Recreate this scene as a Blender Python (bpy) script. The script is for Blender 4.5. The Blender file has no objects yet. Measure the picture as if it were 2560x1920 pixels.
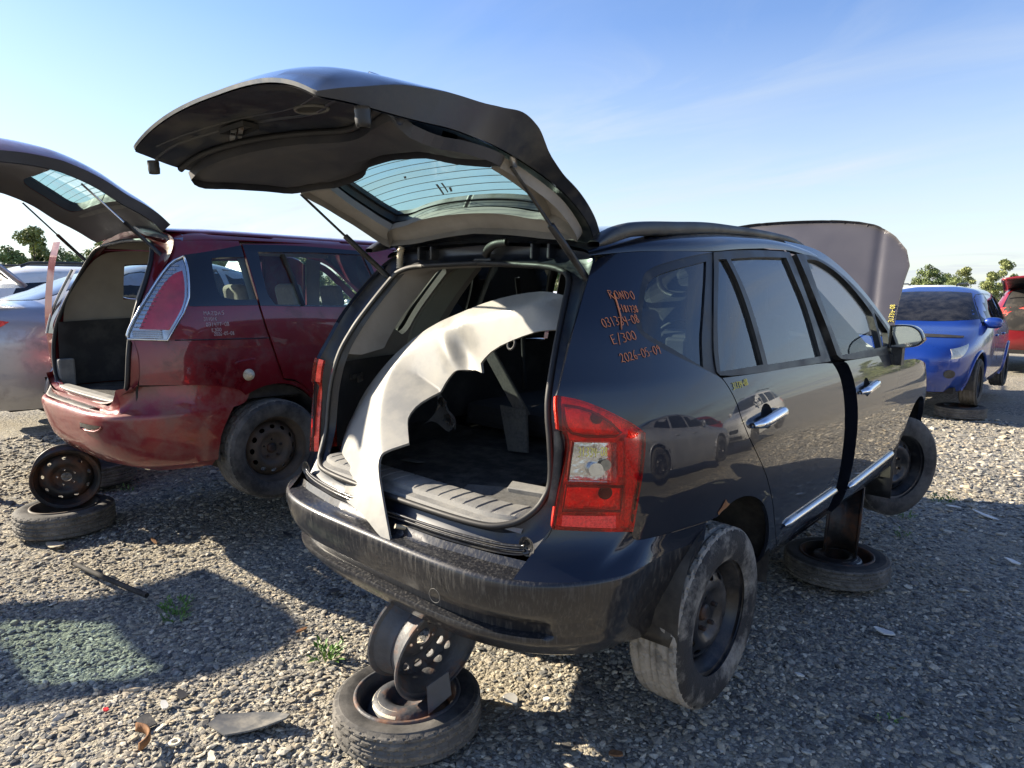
import bpy, math, random
import numpy as np
from mathutils import Vector, Matrix
from mathutils.geometry import delaunay_2d_cdt
rad = math.radians
SC = bpy.context.scene
COL = SC.collection
random.seed(7); RNG = np.random.default_rng(7)

# ------------------------------------------------------------------ camera
cd = bpy.data.cameras.new('camera'); cam = bpy.data.objects.new('camera', cd); COL.objects.link(cam)
cam.location = (1.825, -2.226, 1.62)
cam.rotation_euler = (rad(90 - 7.5), 0, rad(41.742))
cd.sensor_width = 36.0; cd.lens = 1709.06 / 2560 * 36.0
cd.clip_start = 0.05; cd.clip_end = 3000
SC.camera = cam
# ------------------------------------------------------------------ light
SUN_EL = 27.0
SUN_DIR = Vector((0.918, 0.396, 0)).normalized() * math.cos(rad(SUN_EL)) + Vector((0, 0, -math.sin(rad(SUN_EL))))   # travel direction
sl = bpy.data.lights.new('sun', 'SUN'); sun = bpy.data.objects.new('sun', sl); COL.objects.link(sun)
sl.energy = 5.0; sl.angle = rad(0.53); sl.color = (1.0, 0.88, 0.70)
sun.rotation_euler = SUN_DIR.to_track_quat('-Z', 'Y').to_euler(); sun.location = (-20, -10, 20)
w = bpy.data.worlds.new('World'); SC.world = w; w.use_nodes = True
nt = w.node_tree; nt.nodes.clear()
def N(nt, t, **k):
    n = nt.nodes.new(t)
    for a, b in k.items(): setattr(n, a, b)
    return n
def L(nt, a, b): nt.links.new(a, b)
sky = N(nt, 'ShaderNodeTexSky', sky_type='NISHITA')
sky.sun_disc = False; sky.sun_elevation = rad(SUN_EL)
sky.sun_rotation = math.atan2(-SUN_DIR.x, -SUN_DIR.y)
sky.altitude = 50; sky.air_density = 1.0; sky.dust_density = 0.35; sky.ozone_density = 2.2
tc = N(nt, 'ShaderNodeTexCoord'); sp = N(nt, 'ShaderNodeSeparateXYZ'); L(nt, tc.outputs['Generated'], sp.inputs[0])
zz = N(nt, 'ShaderNodeMath', operation='MAXIMUM'); L(nt, sp.outputs[2], zz.inputs[0]); zz.inputs[1].default_value = 0.0
za = N(nt, 'ShaderNodeMath', operation='ADD'); L(nt, zz.outputs[0], za.inputs[0]); za.inputs[1].default_value = 0.12
dx = N(nt, 'ShaderNodeMath', operation='DIVIDE'); L(nt, sp.outputs[0], dx.inputs[0]); L(nt, za.outputs[0], dx.inputs[1])
dy = N(nt, 'ShaderNodeMath', operation='DIVIDE'); L(nt, sp.outputs[1], dy.inputs[0]); L(nt, za.outputs[0], dy.inputs[1])
cx = N(nt, 'ShaderNodeCombineXYZ'); L(nt, dx.outputs[0], cx.inputs[0]); L(nt, dy.outputs[0], cx.inputs[1])
mp = N(nt, 'ShaderNodeMapping'); mp.inputs['Rotation'].default_value = (0, 0, rad(-28)); mp.inputs['Scale'].default_value = (0.55, 1.5, 1); mp.inputs['Location'].default_value = (3.1, 1.7, 0)
L(nt, cx.outputs[0], mp.inputs[0])
n1 = N(nt, 'ShaderNodeTexNoise'); n1.inputs['Scale'].default_value = 1.1; n1.inputs['Detail'].default_value = 9; n1.inputs['Roughness'].default_value = .62; n1.inputs['Distortion'].default_value = .9
L(nt, mp.outputs[0], n1.inputs['Vector'])
n2 = N(nt, 'ShaderNodeTexNoise'); n2.inputs['Scale'].default_value = .42; n2.inputs['Detail'].default_value = 3; L(nt, mp.outputs[0], n2.inputs['Vector'])
r1 = N(nt, 'ShaderNodeMapRange'); r1.inputs['From Min'].default_value = .45; r1.inputs['From Max'].default_value = .85; L(nt, n1.outputs[0], r1.inputs[0])
r2 = N(nt, 'ShaderNodeMapRange'); r2.inputs['From Min'].default_value = .42; r2.inputs['From Max'].default_value = .68; L(nt, n2.outputs[0], r2.inputs[0])
mm = N(nt, 'ShaderNodeMath', operation='MULTIPLY'); L(nt, r1.outputs[0], mm.inputs[0]); L(nt, r2.outputs[0], mm.inputs[1])
# thin veil of high cloud thickening towards the horizon
hz = N(nt, 'ShaderNodeMapRange'); hz.inputs['From Min'].default_value = .0; hz.inputs['From Max'].default_value = .34; hz.inputs['To Min'].default_value = .80; hz.inputs['To Max'].default_value = 0; L(nt, zz.outputs[0], hz.inputs[0])
hn = N(nt, 'ShaderNodeMath', operation='MULTIPLY_ADD'); L(nt, n1.outputs[0], hn.inputs[0]); hn.inputs[1].default_value = .9; hn.inputs[2].default_value = .55
hm = N(nt, 'ShaderNodeMath', operation='MULTIPLY'); L(nt, hz.outputs[0], hm.inputs[0]); L(nt, hn.outputs[0], hm.inputs[1])
mx = N(nt, 'ShaderNodeMath', operation='MULTIPLY_ADD', use_clamp=True); L(nt, mm.outputs[0], mx.inputs[0]); mx.inputs[1].default_value = .9; L(nt, hm.outputs[0], mx.inputs[2])
mc = N(nt, 'ShaderNodeMixRGB'); L(nt, mx.outputs[0], mc.inputs[0]); hs_ = N(nt, 'ShaderNodeHueSaturation'); hs_.inputs['Hue'].default_value = .512; hs_.inputs['Saturation'].default_value = 1.12; hs_.inputs['Value'].default_value = .72; L(nt, sky.outputs[0], hs_.inputs['Color']); L(nt, hs_.outputs[0], mc.inputs[1]); mc.inputs[2].default_value = (2.5, 2.68, 2.80, 1)
bg = N(nt, 'ShaderNodeBackground'); bg.inputs['Strength'].default_value = 0.125; L(nt, mc.outputs[0], bg.inputs[0])
wo = N(nt, 'ShaderNodeOutputWorld'); L(nt, bg.outputs[0], wo.inputs[0])
SC.view_settings.view_transform = 'Standard'; SC.view_settings.look = 'None'
SC.view_settings.exposure = 1.4; SC.view_settings.gamma = 1.0
SC.cycles.max_bounces = 10; SC.cycles.transparent_max_bounces = 16; SC.cycles.caustics_reflective = False; SC.cycles.caustics_refractive = False
# ------------------------------------------------------------------ helpers
def tag(o, label=None, cat=None, group=None, kind=None):
    if label: o['label'] = label
    if cat: o['category'] = cat
    if group: o['group'] = group
    if kind: o['kind'] = kind
    return o
def thing(name, label, cat, loc=(0, 0, 0), rotz=0, group=None, mat4=None):
    o = bpy.data.objects.new(name, None); COL.objects.link(o); o.empty_display_size = .1
    if mat4 is not None: o.matrix_world = mat4
    else: o.location = loc; o.rotation_euler = (0, 0, rotz)
    return tag(o, label, cat, group)
def mesh(name, V, F, mat, parent=None, smooth=True, nrm=None, mi=None):
    me = bpy.data.meshes.new(name)
    V = np.asarray(V, float)
    if isinstance(F, np.ndarray):
        k = F.shape[1]; nf = len(F)
        me.vertices.add(len(V)); me.vertices.foreach_set('co', V.astype(np.float32).ravel())
        me.loops.add(nf * k); me.loops.foreach_set('vertex_index', F.astype(np.int32).ravel())
        me.polygons.add(nf); me.polygons.foreach_set('loop_start', np.arange(0, nf * k, k, dtype=np.int32))
        me.update(calc_edges=True)
    else:
        me.from_pydata([tuple(v) for v in V], [], [tuple(int(i) for i in f) for f in F])
    me.validate(clean_customdata=False)
    me.polygons.foreach_set('use_smooth', np.full(len(me.polygons), smooth, bool))
    for m in (mat if isinstance(mat, (list, tuple)) else [mat]): me.materials.append(m)
    if mi is not None: me.polygons.foreach_set('material_index', np.asarray(mi, np.int32))
    if nrm is not None:
        try: me.normals_split_custom_set([tuple(n) for n in nrm])
        except Exception as e: print('normals', name, e)
    me.update()
    o = bpy.data.objects.new(name, me); COL.objects.link(o)
    if parent is not None: o.parent = parent
    return o
def join(parts):
    V = []; F = []; n = 0
    for v, f in parts:
        V.append(np.asarray(v, float)); F += [tuple(i + n for i in q) for q in f]; n += len(v)
    return np.concatenate(V), F
def xf(part, loc=(0, 0, 0), rot=(0, 0, 0), scale=1):
    from mathutils import Euler
    M = np.array(Euler(rot, 'XYZ').to_matrix()); v = np.asarray(part[0], float) * scale
    return v @ M.T + np.array(loc), part[1]
def flat_shade(o):
    o.data.polygons.foreach_set('use_smooth', np.zeros(len(o.data.polygons), bool)); return o
def autosmooth(o, ang=35):
    o.data.set_sharp_from_angle(angle=rad(ang)); return o
def solid(o, t, off=-1):
    m = o.modifiers.new('thickness', 'SOLIDIFY'); m.thickness = t; m.offset = off; return o
def bevel(o, wd, seg=2):
    m = o.modifiers.new('bevel', 'BEVEL'); m.width = wd; m.segments = seg; m.limit_method = 'ANGLE'; m.angle_limit = rad(40); return o
def pchip(xs, ys):
    xs = np.array(xs, float); ys = np.array(ys, float); h = np.diff(xs); d = np.diff(ys) / h
    m = np.zeros_like(xs); m[0] = d[0]; m[-1] = d[-1]
    for i in range(1, len(xs) - 1):
        if d[i-1] * d[i] > 0:
            w1 = 2*h[i] + h[i-1]; w2 = h[i] + 2*h[i-1]; m[i] = (w1 + w2) / (w1/d[i-1] + w2/d[i])
    def f(x):
        x = np.asarray(x, float); i = np.clip(np.searchsorted(xs, x) - 1, 0, len(xs) - 2); t = (x - xs[i]) / h[i]
        r = (1+2*t)*(1-t)**2*ys[i] + t*(1-t)**2*h[i]*m[i] + t*t*(3-2*t)*ys[i+1] + t*t*(t-1)*h[i]*m[i+1]
        r = np.where(t < 0, ys[0] + m[0]*(x - xs[0]), r); return np.where(t > 1, ys[-1] + m[-1]*(x - xs[-1]), r)
    return f
class Shell:
    """A car body as plan outlines (superellipse ends) stacked by height: x = half width at (y, z)."""
    def __init__(s, W, yr, yf, y0r=.4, y0f=2.3, mr=2.6, mf=2.6):
        s.W = pchip(*zip(*W)); s.yr = pchip(*zip(*yr)); s.yf = pchip(*zip(*yf)); s.y0r = y0r; s.y0f = y0f; s.mr = mr; s.mf = mf
    def x(s, y, z):
        y = np.asarray(y, float); z = np.asarray(z, float)
        t = np.clip((s.y0r - y) / (s.y0r - s.yr(z)), 0, .9999); u = np.clip((y - s.y0f) / (s.yf(z) - s.y0f), 0, .9999)
        return s.W(z) * (1 - t**s.mr)**(1/s.mr) * (1 - u**s.mf)**(1/s.mf)
    def side(s, sg=1):
        return lambda y, z: np.stack([sg * s.x(y, z), y, z], -1)
    def front(s):
        def f(x, z):
            q = np.clip(np.abs(x) / s.W(z), 0, .9999); return np.stack([x, s.y0f + (s.yf(z) - s.y0f) * (1 - q**s.mf)**(1/s.mf), z], -1)
        return f
    def rear(s):
        def f(x, z):
            q = np.clip(np.abs(x) / s.W(z), 0, .9999); return np.stack([x, s.y0r - (s.y0r - s.yr(z)) * (1 - q**s.mr)**(1/s.mr), z], -1)
        return f
def chaikin(P, it=2, ang=48, closed=True):
    P = [np.array(p, float) for p in P]
    def corner(i, Q):
        a = Q[i] - Q[i-1]; b = Q[(i+1) % len(Q)] - Q[i]
        c = a @ b / (np.linalg.norm(a) * np.linalg.norm(b) + 1e-12); return math.degrees(math.acos(max(-1, min(1, c)))) > ang
    fl = [corner(i, P) if (closed or 0 < i < len(P)-1) else True for i in range(len(P))]
    for _ in range(it):
        Q = []; G = []; n = len(P)
        for i in range(n if closed else n - 1):
            j = (i + 1) % n
            if fl[i]: Q.append(P[i]); G.append(True)
            else: Q.append(.75*P[i] + .25*P[j]); G.append(False)
            if not fl[j]: Q.append(.25*P[i] + .75*P[j]); G.append(False)
        if not closed: Q.append(P[-1]); G.append(True)
        P, fl = Q, G
    return np.array(P)
def densify(P, res, closed=True):
    out = []; n = len(P)
    for i in range(n if closed else n - 1):
        a = P[i]; b = P[(i+1) % n]; k = max(1, int(math.ceil(np.linalg.norm(b - a) / res)))
        for j in range(k): out.append(a + (b - a) * j / k)
    if not closed: out.append(P[-1])
    return np.array(out)
def inpoly(P, X):
    x, y = X[:, 0], X[:, 1]; r = np.zeros(len(X), bool); n = len(P); j = n - 1
    for i in range(n):
        c = ((P[i, 1] > y) != (P[j, 1] > y))
        with np.errstate(divide='ignore', invalid='ignore'):
            r ^= c & (x < (P[j, 0] - P[i, 0]) * (y - P[i, 1]) / (P[j, 1] - P[i, 1] + 1e-15) + P[i, 0])
        j = i
    return r
def polydist(P, X):
    d = np.full(len(X), 9.)
    for i in range(len(P)):
        a = P[i-1]; b = P[i]; ab = b - a; t = np.clip(((X - a) @ ab) / (ab @ ab + 1e-15), 0, 1)
        d = np.minimum(d, np.hypot(*(X - a - t[:, None] * ab).T))
    return d
def circ(c, r, n=24, rz=None, ph=0):
    rz = rz or r
    return [(c[0] + r*math.cos(2*math.pi*i/n + ph), c[1] + rz*math.sin(2*math.pi*i/n + ph)) for i in range(n)]
def patch_geo(fn, outline, holes=(), off=0., rim=0., res=.05, it=2, flip=False, edge_off=None):
    """A piece of the surface fn(u, v) inside an outline (with holes), with rolled edges; returns verts, faces, loop normals."""
    o = densify(chaikin(outline, it), res * .7); hs = [densify(chaikin(h, it), res * .7) for h in holes]
    lo, hi = o.min(0), o.max(0)
    gx, gy = np.meshgrid(np.arange(lo[0] + res/2, hi[0], res), np.arange(lo[1] + res/2, hi[1], res))
    gx[1::2] += res / 2
    X = np.stack([gx.ravel(), gy.ravel()], 1)
    if len(X):
        k = inpoly(o, X) & (polydist(o, X) > res * .4)
        for h in hs: k &= ~inpoly(h, X) & (polydist(h, X) > res * .4)
        X = X[k]
    pts = [o] + hs; vs = []; ed = []
    for p in pts:
        b = len(vs); vs += [Vector(q) for q in p]; ed += [(b + i, b + (i+1) % len(p)) for i in range(len(p))]
    vs += [Vector(q) for q in X]
    r = delaunay_2d_cdt(vs, ed, [], 0, 1e-7)
    U = np.array([tuple(v) for v in r[0]]); T = np.array([f for f in r[2] if len(f) == 3])
    c = U[T].mean(1); k = inpoly(o, c)
    for h in hs: k &= ~inpoly(h, c)
    T = T[k]
    a = U[T]; area = (a[:, 1, 0]-a[:, 0, 0])*(a[:, 2, 1]-a[:, 0, 1]) - (a[:, 1, 1]-a[:, 0, 1])*(a[:, 2, 0]-a[:, 0, 0])
    T[area < 0] = T[area < 0][:, ::-1]
    e = 1e-4; u, v = U[:, 0], U[:, 1]
    P = fn(u, v); du = fn(u + e, v) - fn(u - e, v); dv = fn(u, v + e) - fn(u, v - e)
    Nn = np.cross(du, dv); Nn /= np.linalg.norm(Nn, axis=1)[:, None] + 1e-15
    if flip: Nn = -Nn; T = T[:, ::-1]
    P = P + Nn * off
    V = list(P); F = [tuple(t) for t in T]; NL = [Nn[i] for t in T for i in t]
    if rim:
        cnt = {}
        for t in T:
            for i in range(3):
                a, b = t[i], t[(i+1) % 3]; cnt[(a, b)] = 1
        bd = [(a, b) for (a, b) in cnt if (b, a) not in cnt]
        idx = {}
        for a, b in bd:
            for q in (a, b):
                if q not in idx: idx[q] = len(V); V.append(P[q] - Nn[q] * rim)
        for a, b in bd:
            f = (b, a, idx[a], idx[b]); F.append(f)
            nn = np.cross(P[a] - P[b], V[idx[a]] - P[b]); nn = nn / (np.linalg.norm(nn) + 1e-15)
            NL += [nn] * 4
    return np.array(V), F, NL
def patch(name, fn, outline, mat, parent=None, **k):
    V, F, NL = patch_geo(fn, outline, **k)
    return mesh(name, V, F, mat, parent, True, NL)
def spanel(name, sh, outline, mat, parent=None, sg=1, **k):
    return patch(name, sh.side(sg), outline, mat, parent, flip=(sg < 0), **k)
def grid_geo(P, closed_u=False, closed_v=False, flip=False):
    nu, nv = P.shape[:2]; F = []
    for i in range(nu if closed_u else nu - 1):
        for j in range(nv if closed_v else nv - 1):
            a = i*nv + j; b = ((i+1) % nu)*nv + j; c = ((i+1) % nu)*nv + (j+1) % nv; d = i*nv + (j+1) % nv
            F.append((a, d, c, b) if flip else (a, b, c, d))
    return P.reshape(-1, 3), F
def grid(name, P, mat, parent=None, **k):
    V, F = grid_geo(P, **k); return mesh(name, V, F, mat, parent)
def tube_geo(pts, r, n=8, closed=False, cap=True):
    P = np.array(pts, float); m = len(P); rr = np.broadcast_to(np.asarray(r, float), (m,))
    T = np.gradient(P, axis=0) if not closed else np.roll(P, -1, 0) - np.roll(P, 1, 0)
    T /= np.linalg.norm(T, axis=1)[:, None] + 1e-12
    up = np.array([0, 0, 1.]) if abs(T[0, 2]) < .9 else np.array([1., 0, 0]); A = np.cross(T[0], up); A /= np.linalg.norm(A)
    R = []
    for i in range(m):
        A = A - T[i] * (A @ T[i]); A /= np.linalg.norm(A) + 1e-12; B = np.cross(T[i], A)
        th = np.arange(n) * 2*math.pi/n
        R.append(P[i] + rr[i] * (np.cos(th)[:, None]*A + np.sin(th)[:, None]*B))
    V, F = grid_geo(np.array(R), closed_u=closed, closed_v=True, flip=True)
    if cap and not closed: F = F + [tuple(range(n)), tuple(range((m-1)*n, m*n))[::-1]]
    return V, F
def tube(name, pts, r, mat, parent=None, **k):
    V, F = tube_geo(pts, r, **k); return mesh(name, V, F, mat, parent)
def curve(pts, res=.03, it=3, closed=False): return densify(chaikin(pts, it, 75, closed), res, closed)
def box_geo(c, s, rotz=0, taper=0):
    x, y, z = s[0]/2, s[1]/2, s[2]/2
    V = np.array([(a*x*(1 - (taper if d > 0 else 0)), b*y*(1 - (taper if d > 0 else 0)), d*z) for d in (-1, 1) for a, b in ((-1, -1), (1, -1), (1, 1), (-1, 1))])
    if rotz: cs, sn = math.cos(rotz), math.sin(rotz); V = V @ np.array([[cs, sn, 0], [-sn, cs, 0], [0, 0, 1]])
    return V + np.array(c), [(0, 3, 2, 1), (4, 5, 6, 7), (0, 1, 5, 4), (1, 2, 6, 5), (2, 3, 7, 6), (3, 0, 4, 7)]
def bbox(name, c, s, mat, parent=None, bev=.01, rotz=0, taper=0, rot=None):
    g = box_geo((0, 0, 0) if rot else c, s, rotz, taper)
    if rot: g = xf(g, c, rot)
    o = mesh(name, *g, mat, parent, False)
    if bev: bevel(o, bev)
    return o
def lathe_geo(prof, n=64, axis=0, mod=None):
    """prof: (radius, height) list; spun about an axis."""
    th = np.arange(n) * 2*math.pi/n; P = np.zeros((n, len(prof), 3))
    a, b = [(1, 2), (2, 0), (0, 1)][axis]
    for j, (r, h) in enumerate(prof):
        rr = r + (mod(th, j) if mod else 0)
        P[:, j, a] = rr*np.cos(th); P[:, j, b] = rr*np.sin(th); P[:, j, axis] = h
    return grid_geo(P, closed_u=True)
def kids(o): return [c for c in bpy.data.objects if c.parent == o]
def copy_tree(o, parent=None):
    c = o.copy(); COL.objects.link(c); c.parent = parent
    if parent is not None: c.matrix_parent_inverse = o.matrix_parent_inverse.copy()
    for ch in kids(o): copy_tree(ch, c)
    return c
# ------------------------------------------------------------------ materials
def P4(c): return (c[0], c[1], c[2], 1)
def mk(name, col, rough=.5, metal=0., coat=0., coatr=.03, var=.15, vscale=6., rvar=.08, bump=0., bscale=150., dirt=None, damt=.3, dscale=4., dsoft=.15, spec=.5, detail=6, stretch=None, sheen=0):
    m = bpy.data.materials.new(name); m.use_nodes = True; t = m.node_tree; b = t.nodes['Principled BSDF']
    b.inputs['Metallic'].default_value = metal; b.inputs['Specular IOR Level'].default_value = spec
    b.inputs['Coat Weight'].default_value = coat; b.inputs['Coat Roughness'].default_value = coatr
    co = N(t, 'ShaderNodeTexCoord'); src = co.outputs['Object']
    if stretch:
        mp = N(t, 'ShaderNodeMapping'); mp.inputs['Scale'].default_value = stretch; L(t, src, mp.inputs[0]); src = mp.outputs[0]
    n = N(t, 'ShaderNodeTexNoise'); n.inputs['Scale'].default_value = vscale; n.inputs['Detail'].default_value = detail; L(t, src, n.inputs['Vector'])
    mr = N(t, 'ShaderNodeMapRange'); mr.inputs['From Min'].default_value = .3; mr.inputs['From Max'].default_value = .7; mr.inputs['To Min'].default_value = 1 - var; mr.inputs['To Max'].default_value = 1 + var; L(t, n.outputs[0], mr.inputs[0])
    mu = N(t, 'ShaderNodeMixRGB', blend_type='MULTIPLY'); mu.inputs[0].default_value = 1; mu.inputs[1].default_value = P4(col); L(t, mr.outputs[0], mu.inputs[2])
    ro = N(t, 'ShaderNodeMapRange'); ro.inputs['From Min'].default_value = .3; ro.inputs['From Max'].default_value = .7; ro.inputs['To Min'].default_value = max(0, rough - rvar); ro.inputs['To Max'].default_value = rough + rvar; L(t, n.outputs[0], ro.inputs[0])
    c, r = mu.outputs[0], ro.outputs[0]
    if dirt:
        d = N(t, 'ShaderNodeTexNoise'); d.inputs['Scale'].default_value = dscale; d.inputs['Detail'].default_value = 9; d.inputs['Roughness'].default_value = .68; L(t, src, d.inputs['Vector'])
        th = 1 - damt; dr = N(t, 'ShaderNodeMapRange'); lo = .28 + .44*th; dr.inputs['From Min'].default_value = lo - dsoft/2; dr.inputs['From Max'].default_value = lo + dsoft/2; L(t, d.outputs[0], dr.inputs[0])
        mc = N(t, 'ShaderNodeMixRGB'); L(t, dr.outputs[0], mc.inputs[0]); L(t, c, mc.inputs[1]); mc.inputs[2].default_value = P4(dirt); c = mc.outputs[0]
        mr2 = N(t, 'ShaderNodeMixRGB'); L(t, dr.outputs[0], mr2.inputs[0]); L(t, r, mr2.inputs[1]); mr2.inputs[2].default_value = (.85, .85, .85, 1); r = mr2.outputs[0]
        if coat:
            cm = N(t, 'ShaderNodeMapRange'); cm.inputs['To Min'].default_value = coat; cm.inputs['To Max'].default_value = coat*.25; L(t, dr.outputs[0], cm.inputs[0]); L(t, cm.outputs[0], b.inputs['Coat Weight'])
    L(t, c, b.inputs['Base Color']); L(t, r, b.inputs['Roughness'])
    if bump:
        bn = N(t, 'ShaderNodeTexNoise'); bn.inputs['Scale'].default_value = bscale; bn.inputs['Detail'].default_value = 4; L(t, src, bn.inputs['Vector'])
        bp = N(t, 'ShaderNodeBump'); bp.inputs['Strength'].default_value = bump; bp.inputs['Distance'].default_value = .01; L(t, bn.outputs[0], bp.inputs['Height']); L(t, bp.outputs[0], b.inputs['Normal'])
    return m
def glass(name, tint=(.8, .9, .9), ior=1.5, dust=.03, dcol=(.55, .55, .5), rough=.0, boost=1.0):
    m = bpy.data.materials.new(name); m.use_nodes = True; t = m.node_tree; t.nodes.clear()
    tr = N(t, 'ShaderNodeBsdfTransparent'); tr.inputs[0].default_value = P4(tint)
    gl = N(t, 'ShaderNodeBsdfGlossy'); gl.inputs['Roughness'].default_value = rough
    fr = N(t, 'ShaderNodeFresnel'); fr.inputs[0].default_value = ior
    fm = N(t, 'ShaderNodeMath', operation='MULTIPLY', use_clamp=True); L(t, fr.outputs[0], fm.inputs[0]); fm.inputs[1].default_value = boost
    mx = N(t, 'ShaderNodeMixShader'); L(t, fm.outputs[0], mx.inputs[0]); L(t, tr.outputs[0], mx.inputs[1]); L(t, gl.outputs[0], mx.inputs[2])
    df = N(t, 'ShaderNodeBsdfDiffuse'); df.inputs[0].default_value = P4(dcol)
    co = N(t, 'ShaderNodeTexCoord'); no = N(t, 'ShaderNodeTexNoise'); no.inputs['Scale'].default_value = 9; no.inputs['Detail'].default_value = 8; L(t, co.outputs['Object'], no.inputs['Vector'])
    mr = N(t, 'ShaderNodeMapRange'); mr.inputs['From Min'].default_value = .35; mr.inputs['From Max'].default_value = .75; mr.inputs['To Min'].default_value = dust*.4; mr.inputs['To Max'].default_value = dust*2; L(t, no.outputs[0], mr.inputs[0])
    m2 = N(t, 'ShaderNodeMixShader'); L(t, mr.outputs[0], m2.inputs[0]); L(t, mx.outputs[0], m2.inputs[1]); L(t, df.outputs[0], m2.inputs[2])
    o = N(t, 'ShaderNodeOutputMaterial'); L(t, m2.outputs[0], o.inputs[0]); return m
def rusty(name, col, rust=(.20, .085, .035), amt=.45, rough=.55, scale=5.):
    m = mk(name, col, rough, var=.25, vscale=12, dirt=rust, damt=amt, dscale=scale, dsoft=.22, bump=.25, bscale=60); return m
DUST = (.27, .25, .21)
M = {}
M['navy'] = mk('navy_metallic_paint', (.0075, .0105, .020), .40, .25, 1.0, .02, var=.06, vscale=3, rvar=.02, spec=.15)
M['navy_bumper'] = mk('scuffed_grey_blue_bumper_paint', (.016, .017, .021), .40, .25, .6, .10, var=.12, vscale=4, dirt=(.11, .105, .095), damt=.15, dscale=4, dsoft=.3, stretch=(30, 30, 1.8), spec=.3)
M['navy_in'] = mk('dark_inner_body_paint', (.012, .016, .026), .42, .1, .35, .2, var=.2, vscale=9, dirt=(.07, .068, .06), damt=.28, dscale=7, dsoft=.25)
M['hoodgrey'] = mk('grey_hood_paint', (.085, .08, .088), .42, .35, .6, .25, var=.06, vscale=3)  # one even grey, lighter than the body paint
M['red'] = mk('dark_red_metallic_paint', (.17, .006, .012), .34, .35, 1.0, .04, var=.12, vscale=3, dirt=(.12, .07, .06), damt=.12, dscale=8, dsoft=.35)
M['redb'] = mk('dusty_red_bumper_paint', (.22, .010, .014), .36, .25, .9, .08, var=.12, vscale=4, dirt=(.24, .13, .10), damt=.25, dscale=9, dsoft=.35)
M['silver'] = mk('silver_metallic_paint', (.42, .43, .46), .36, .55, 1.0, .05, var=.06, vscale=3, dirt=(.3, .28, .25), damt=.12, dscale=6, dsoft=.3)
M['white'] = mk('white_paint', (.74, .74, .72), .4, 0, .9, .05, var=.04, vscale=3, dirt=(.45, .43, .38), damt=.12, dscale=6, dsoft=.3)
M['fender'] = mk('loose_fender_silver_white_paint', (.24, .24, .228), .46, .12, .35, .25, var=.06, vscale=5, dirt=(.40, .38, .33), damt=.25, dscale=6, dsoft=.4)
M['blue'] = mk('bright_blue_metallic_paint', (.006, .040, .26), .33, .35, 1.0, .04, var=.08, vscale=3)
M['brightred'] = mk('bright_red_paint', (.26, .015, .02), .35, .2, 1.0, .04, var=.08, vscale=3)
M['slate'] = mk('grey_blue_metallic_paint', (.16, .20, .27), .36, .45, 1.0, .05, var=.06, vscale=3)
M['black'] = mk('satin_black_trim', (.012, .012, .013), .42, var=.2, vscale=8, dirt=(.10, .10, .09), damt=.16, dscale=7, dsoft=.3)
M['rubber'] = mk('black_rubber_seal', (.013, .013, .014), .55, var=.2, vscale=14)
M['seal_dusty'] = mk('dusty_rubber_seal', (.10, .10, .095), .7, var=.3, vscale=16)
M['plastic'] = mk('dark_grey_plastic', (.035, .035, .037), .6, var=.2, vscale=9, bump=.15, bscale=320, dirt=DUST, damt=.18, dscale=6, dsoft=.3)
M['gateplastic'] = mk('gate_trim_plastic', (.030, .032, .042), .6, var=.12, vscale=6, bump=.12, bscale=300, dirt=(.08, .075, .07), damt=.3, dscale=3, dsoft=.4)
M['scuff'] = mk('dusty_scuff_plate_plastic', (.17, .17, .165), .7, var=.16, vscale=9, bump=.2, bscale=250, dirt=(.28, .27, .24), damt=.35, dscale=9, dsoft=.3)
M['trimgrey'] = mk('grey_cabin_trim', (.30, .285, .265), .75, var=.08, vscale=7, bump=.06, bscale=240, dirt=(.2, .185, .165), damt=.22, dscale=5, dsoft=.4)
M['trimlight'] = mk('light_sunlit_trim', (.40, .42, .37), .7, var=.08, vscale=7, bump=.05, bscale=240)  # light trim, with the pillar's sunlit pale green put into its colour
M['beige'] = mk('beige_cabin_trim', (.34, .31, .26), .8, var=.1, vscale=7, bump=.06, bscale=240)
M['trimdark'] = mk('charcoal_cabin_trim', (.030, .030, .032), .75, var=.2, vscale=7, bump=.1, bscale=200, dirt=(.10, .095, .085), damt=.2, dscale=5, dsoft=.3)
M['carpet'] = mk('dark_boot_carpet', (.030, .029, .028), .95, var=.3, vscale=30, bump=.5, bscale=400, dirt=(.14, .13, .11), damt=.3, dscale=9, dsoft=.3)
M['carpetlit'] = mk('worn_felt_lit_tone', (.10, .10, .097), .95, var=.35, vscale=90, bump=.5, bscale=500, dirt=(.16, .15, .13), damt=.3, dscale=9, dsoft=.3)  # lighter copy of the boot carpet, its lit tone put into the colour
M['seat'] = mk('dark_seat_cloth', (.035, .036, .040), .9, var=.2, vscale=40, bump=.2, bscale=400)
M['seatbeige'] = mk('grey_beige_seat_cloth', (.22, .20, .175), .9, var=.12, vscale=40, bump=.2, bscale=400)
M['chrome'] = mk('chrome', (.80, .81, .83), .08, 1.0, var=.03, vscale=20, rvar=.03)
M['chromedull'] = mk('dull_chrome', (.62, .64, .66), .22, 1.0, var=.06, vscale=20, rvar=.05)
M['bare'] = mk('bare_steel', (.45, .45, .44), .4, .8, var=.15, vscale=20, dirt=(.2, .11, .06), damt=.25, dscale=14)
M['tyre'] = mk('dusty_tyre_rubber', (.020, .020, .021), .75, var=.25, vscale=9, bump=.15, bscale=220, dirt=(.16, .15, .135), damt=.34, dscale=5, dsoft=.35)
M['tyre_mud'] = mk('muddy_tyre_rubber', (.022, .022, .023), .8, var=.25, vscale=9, bump=.35, bscale=120, dirt=(.25, .235, .205), damt=.36, dscale=6, dsoft=.16)
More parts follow.
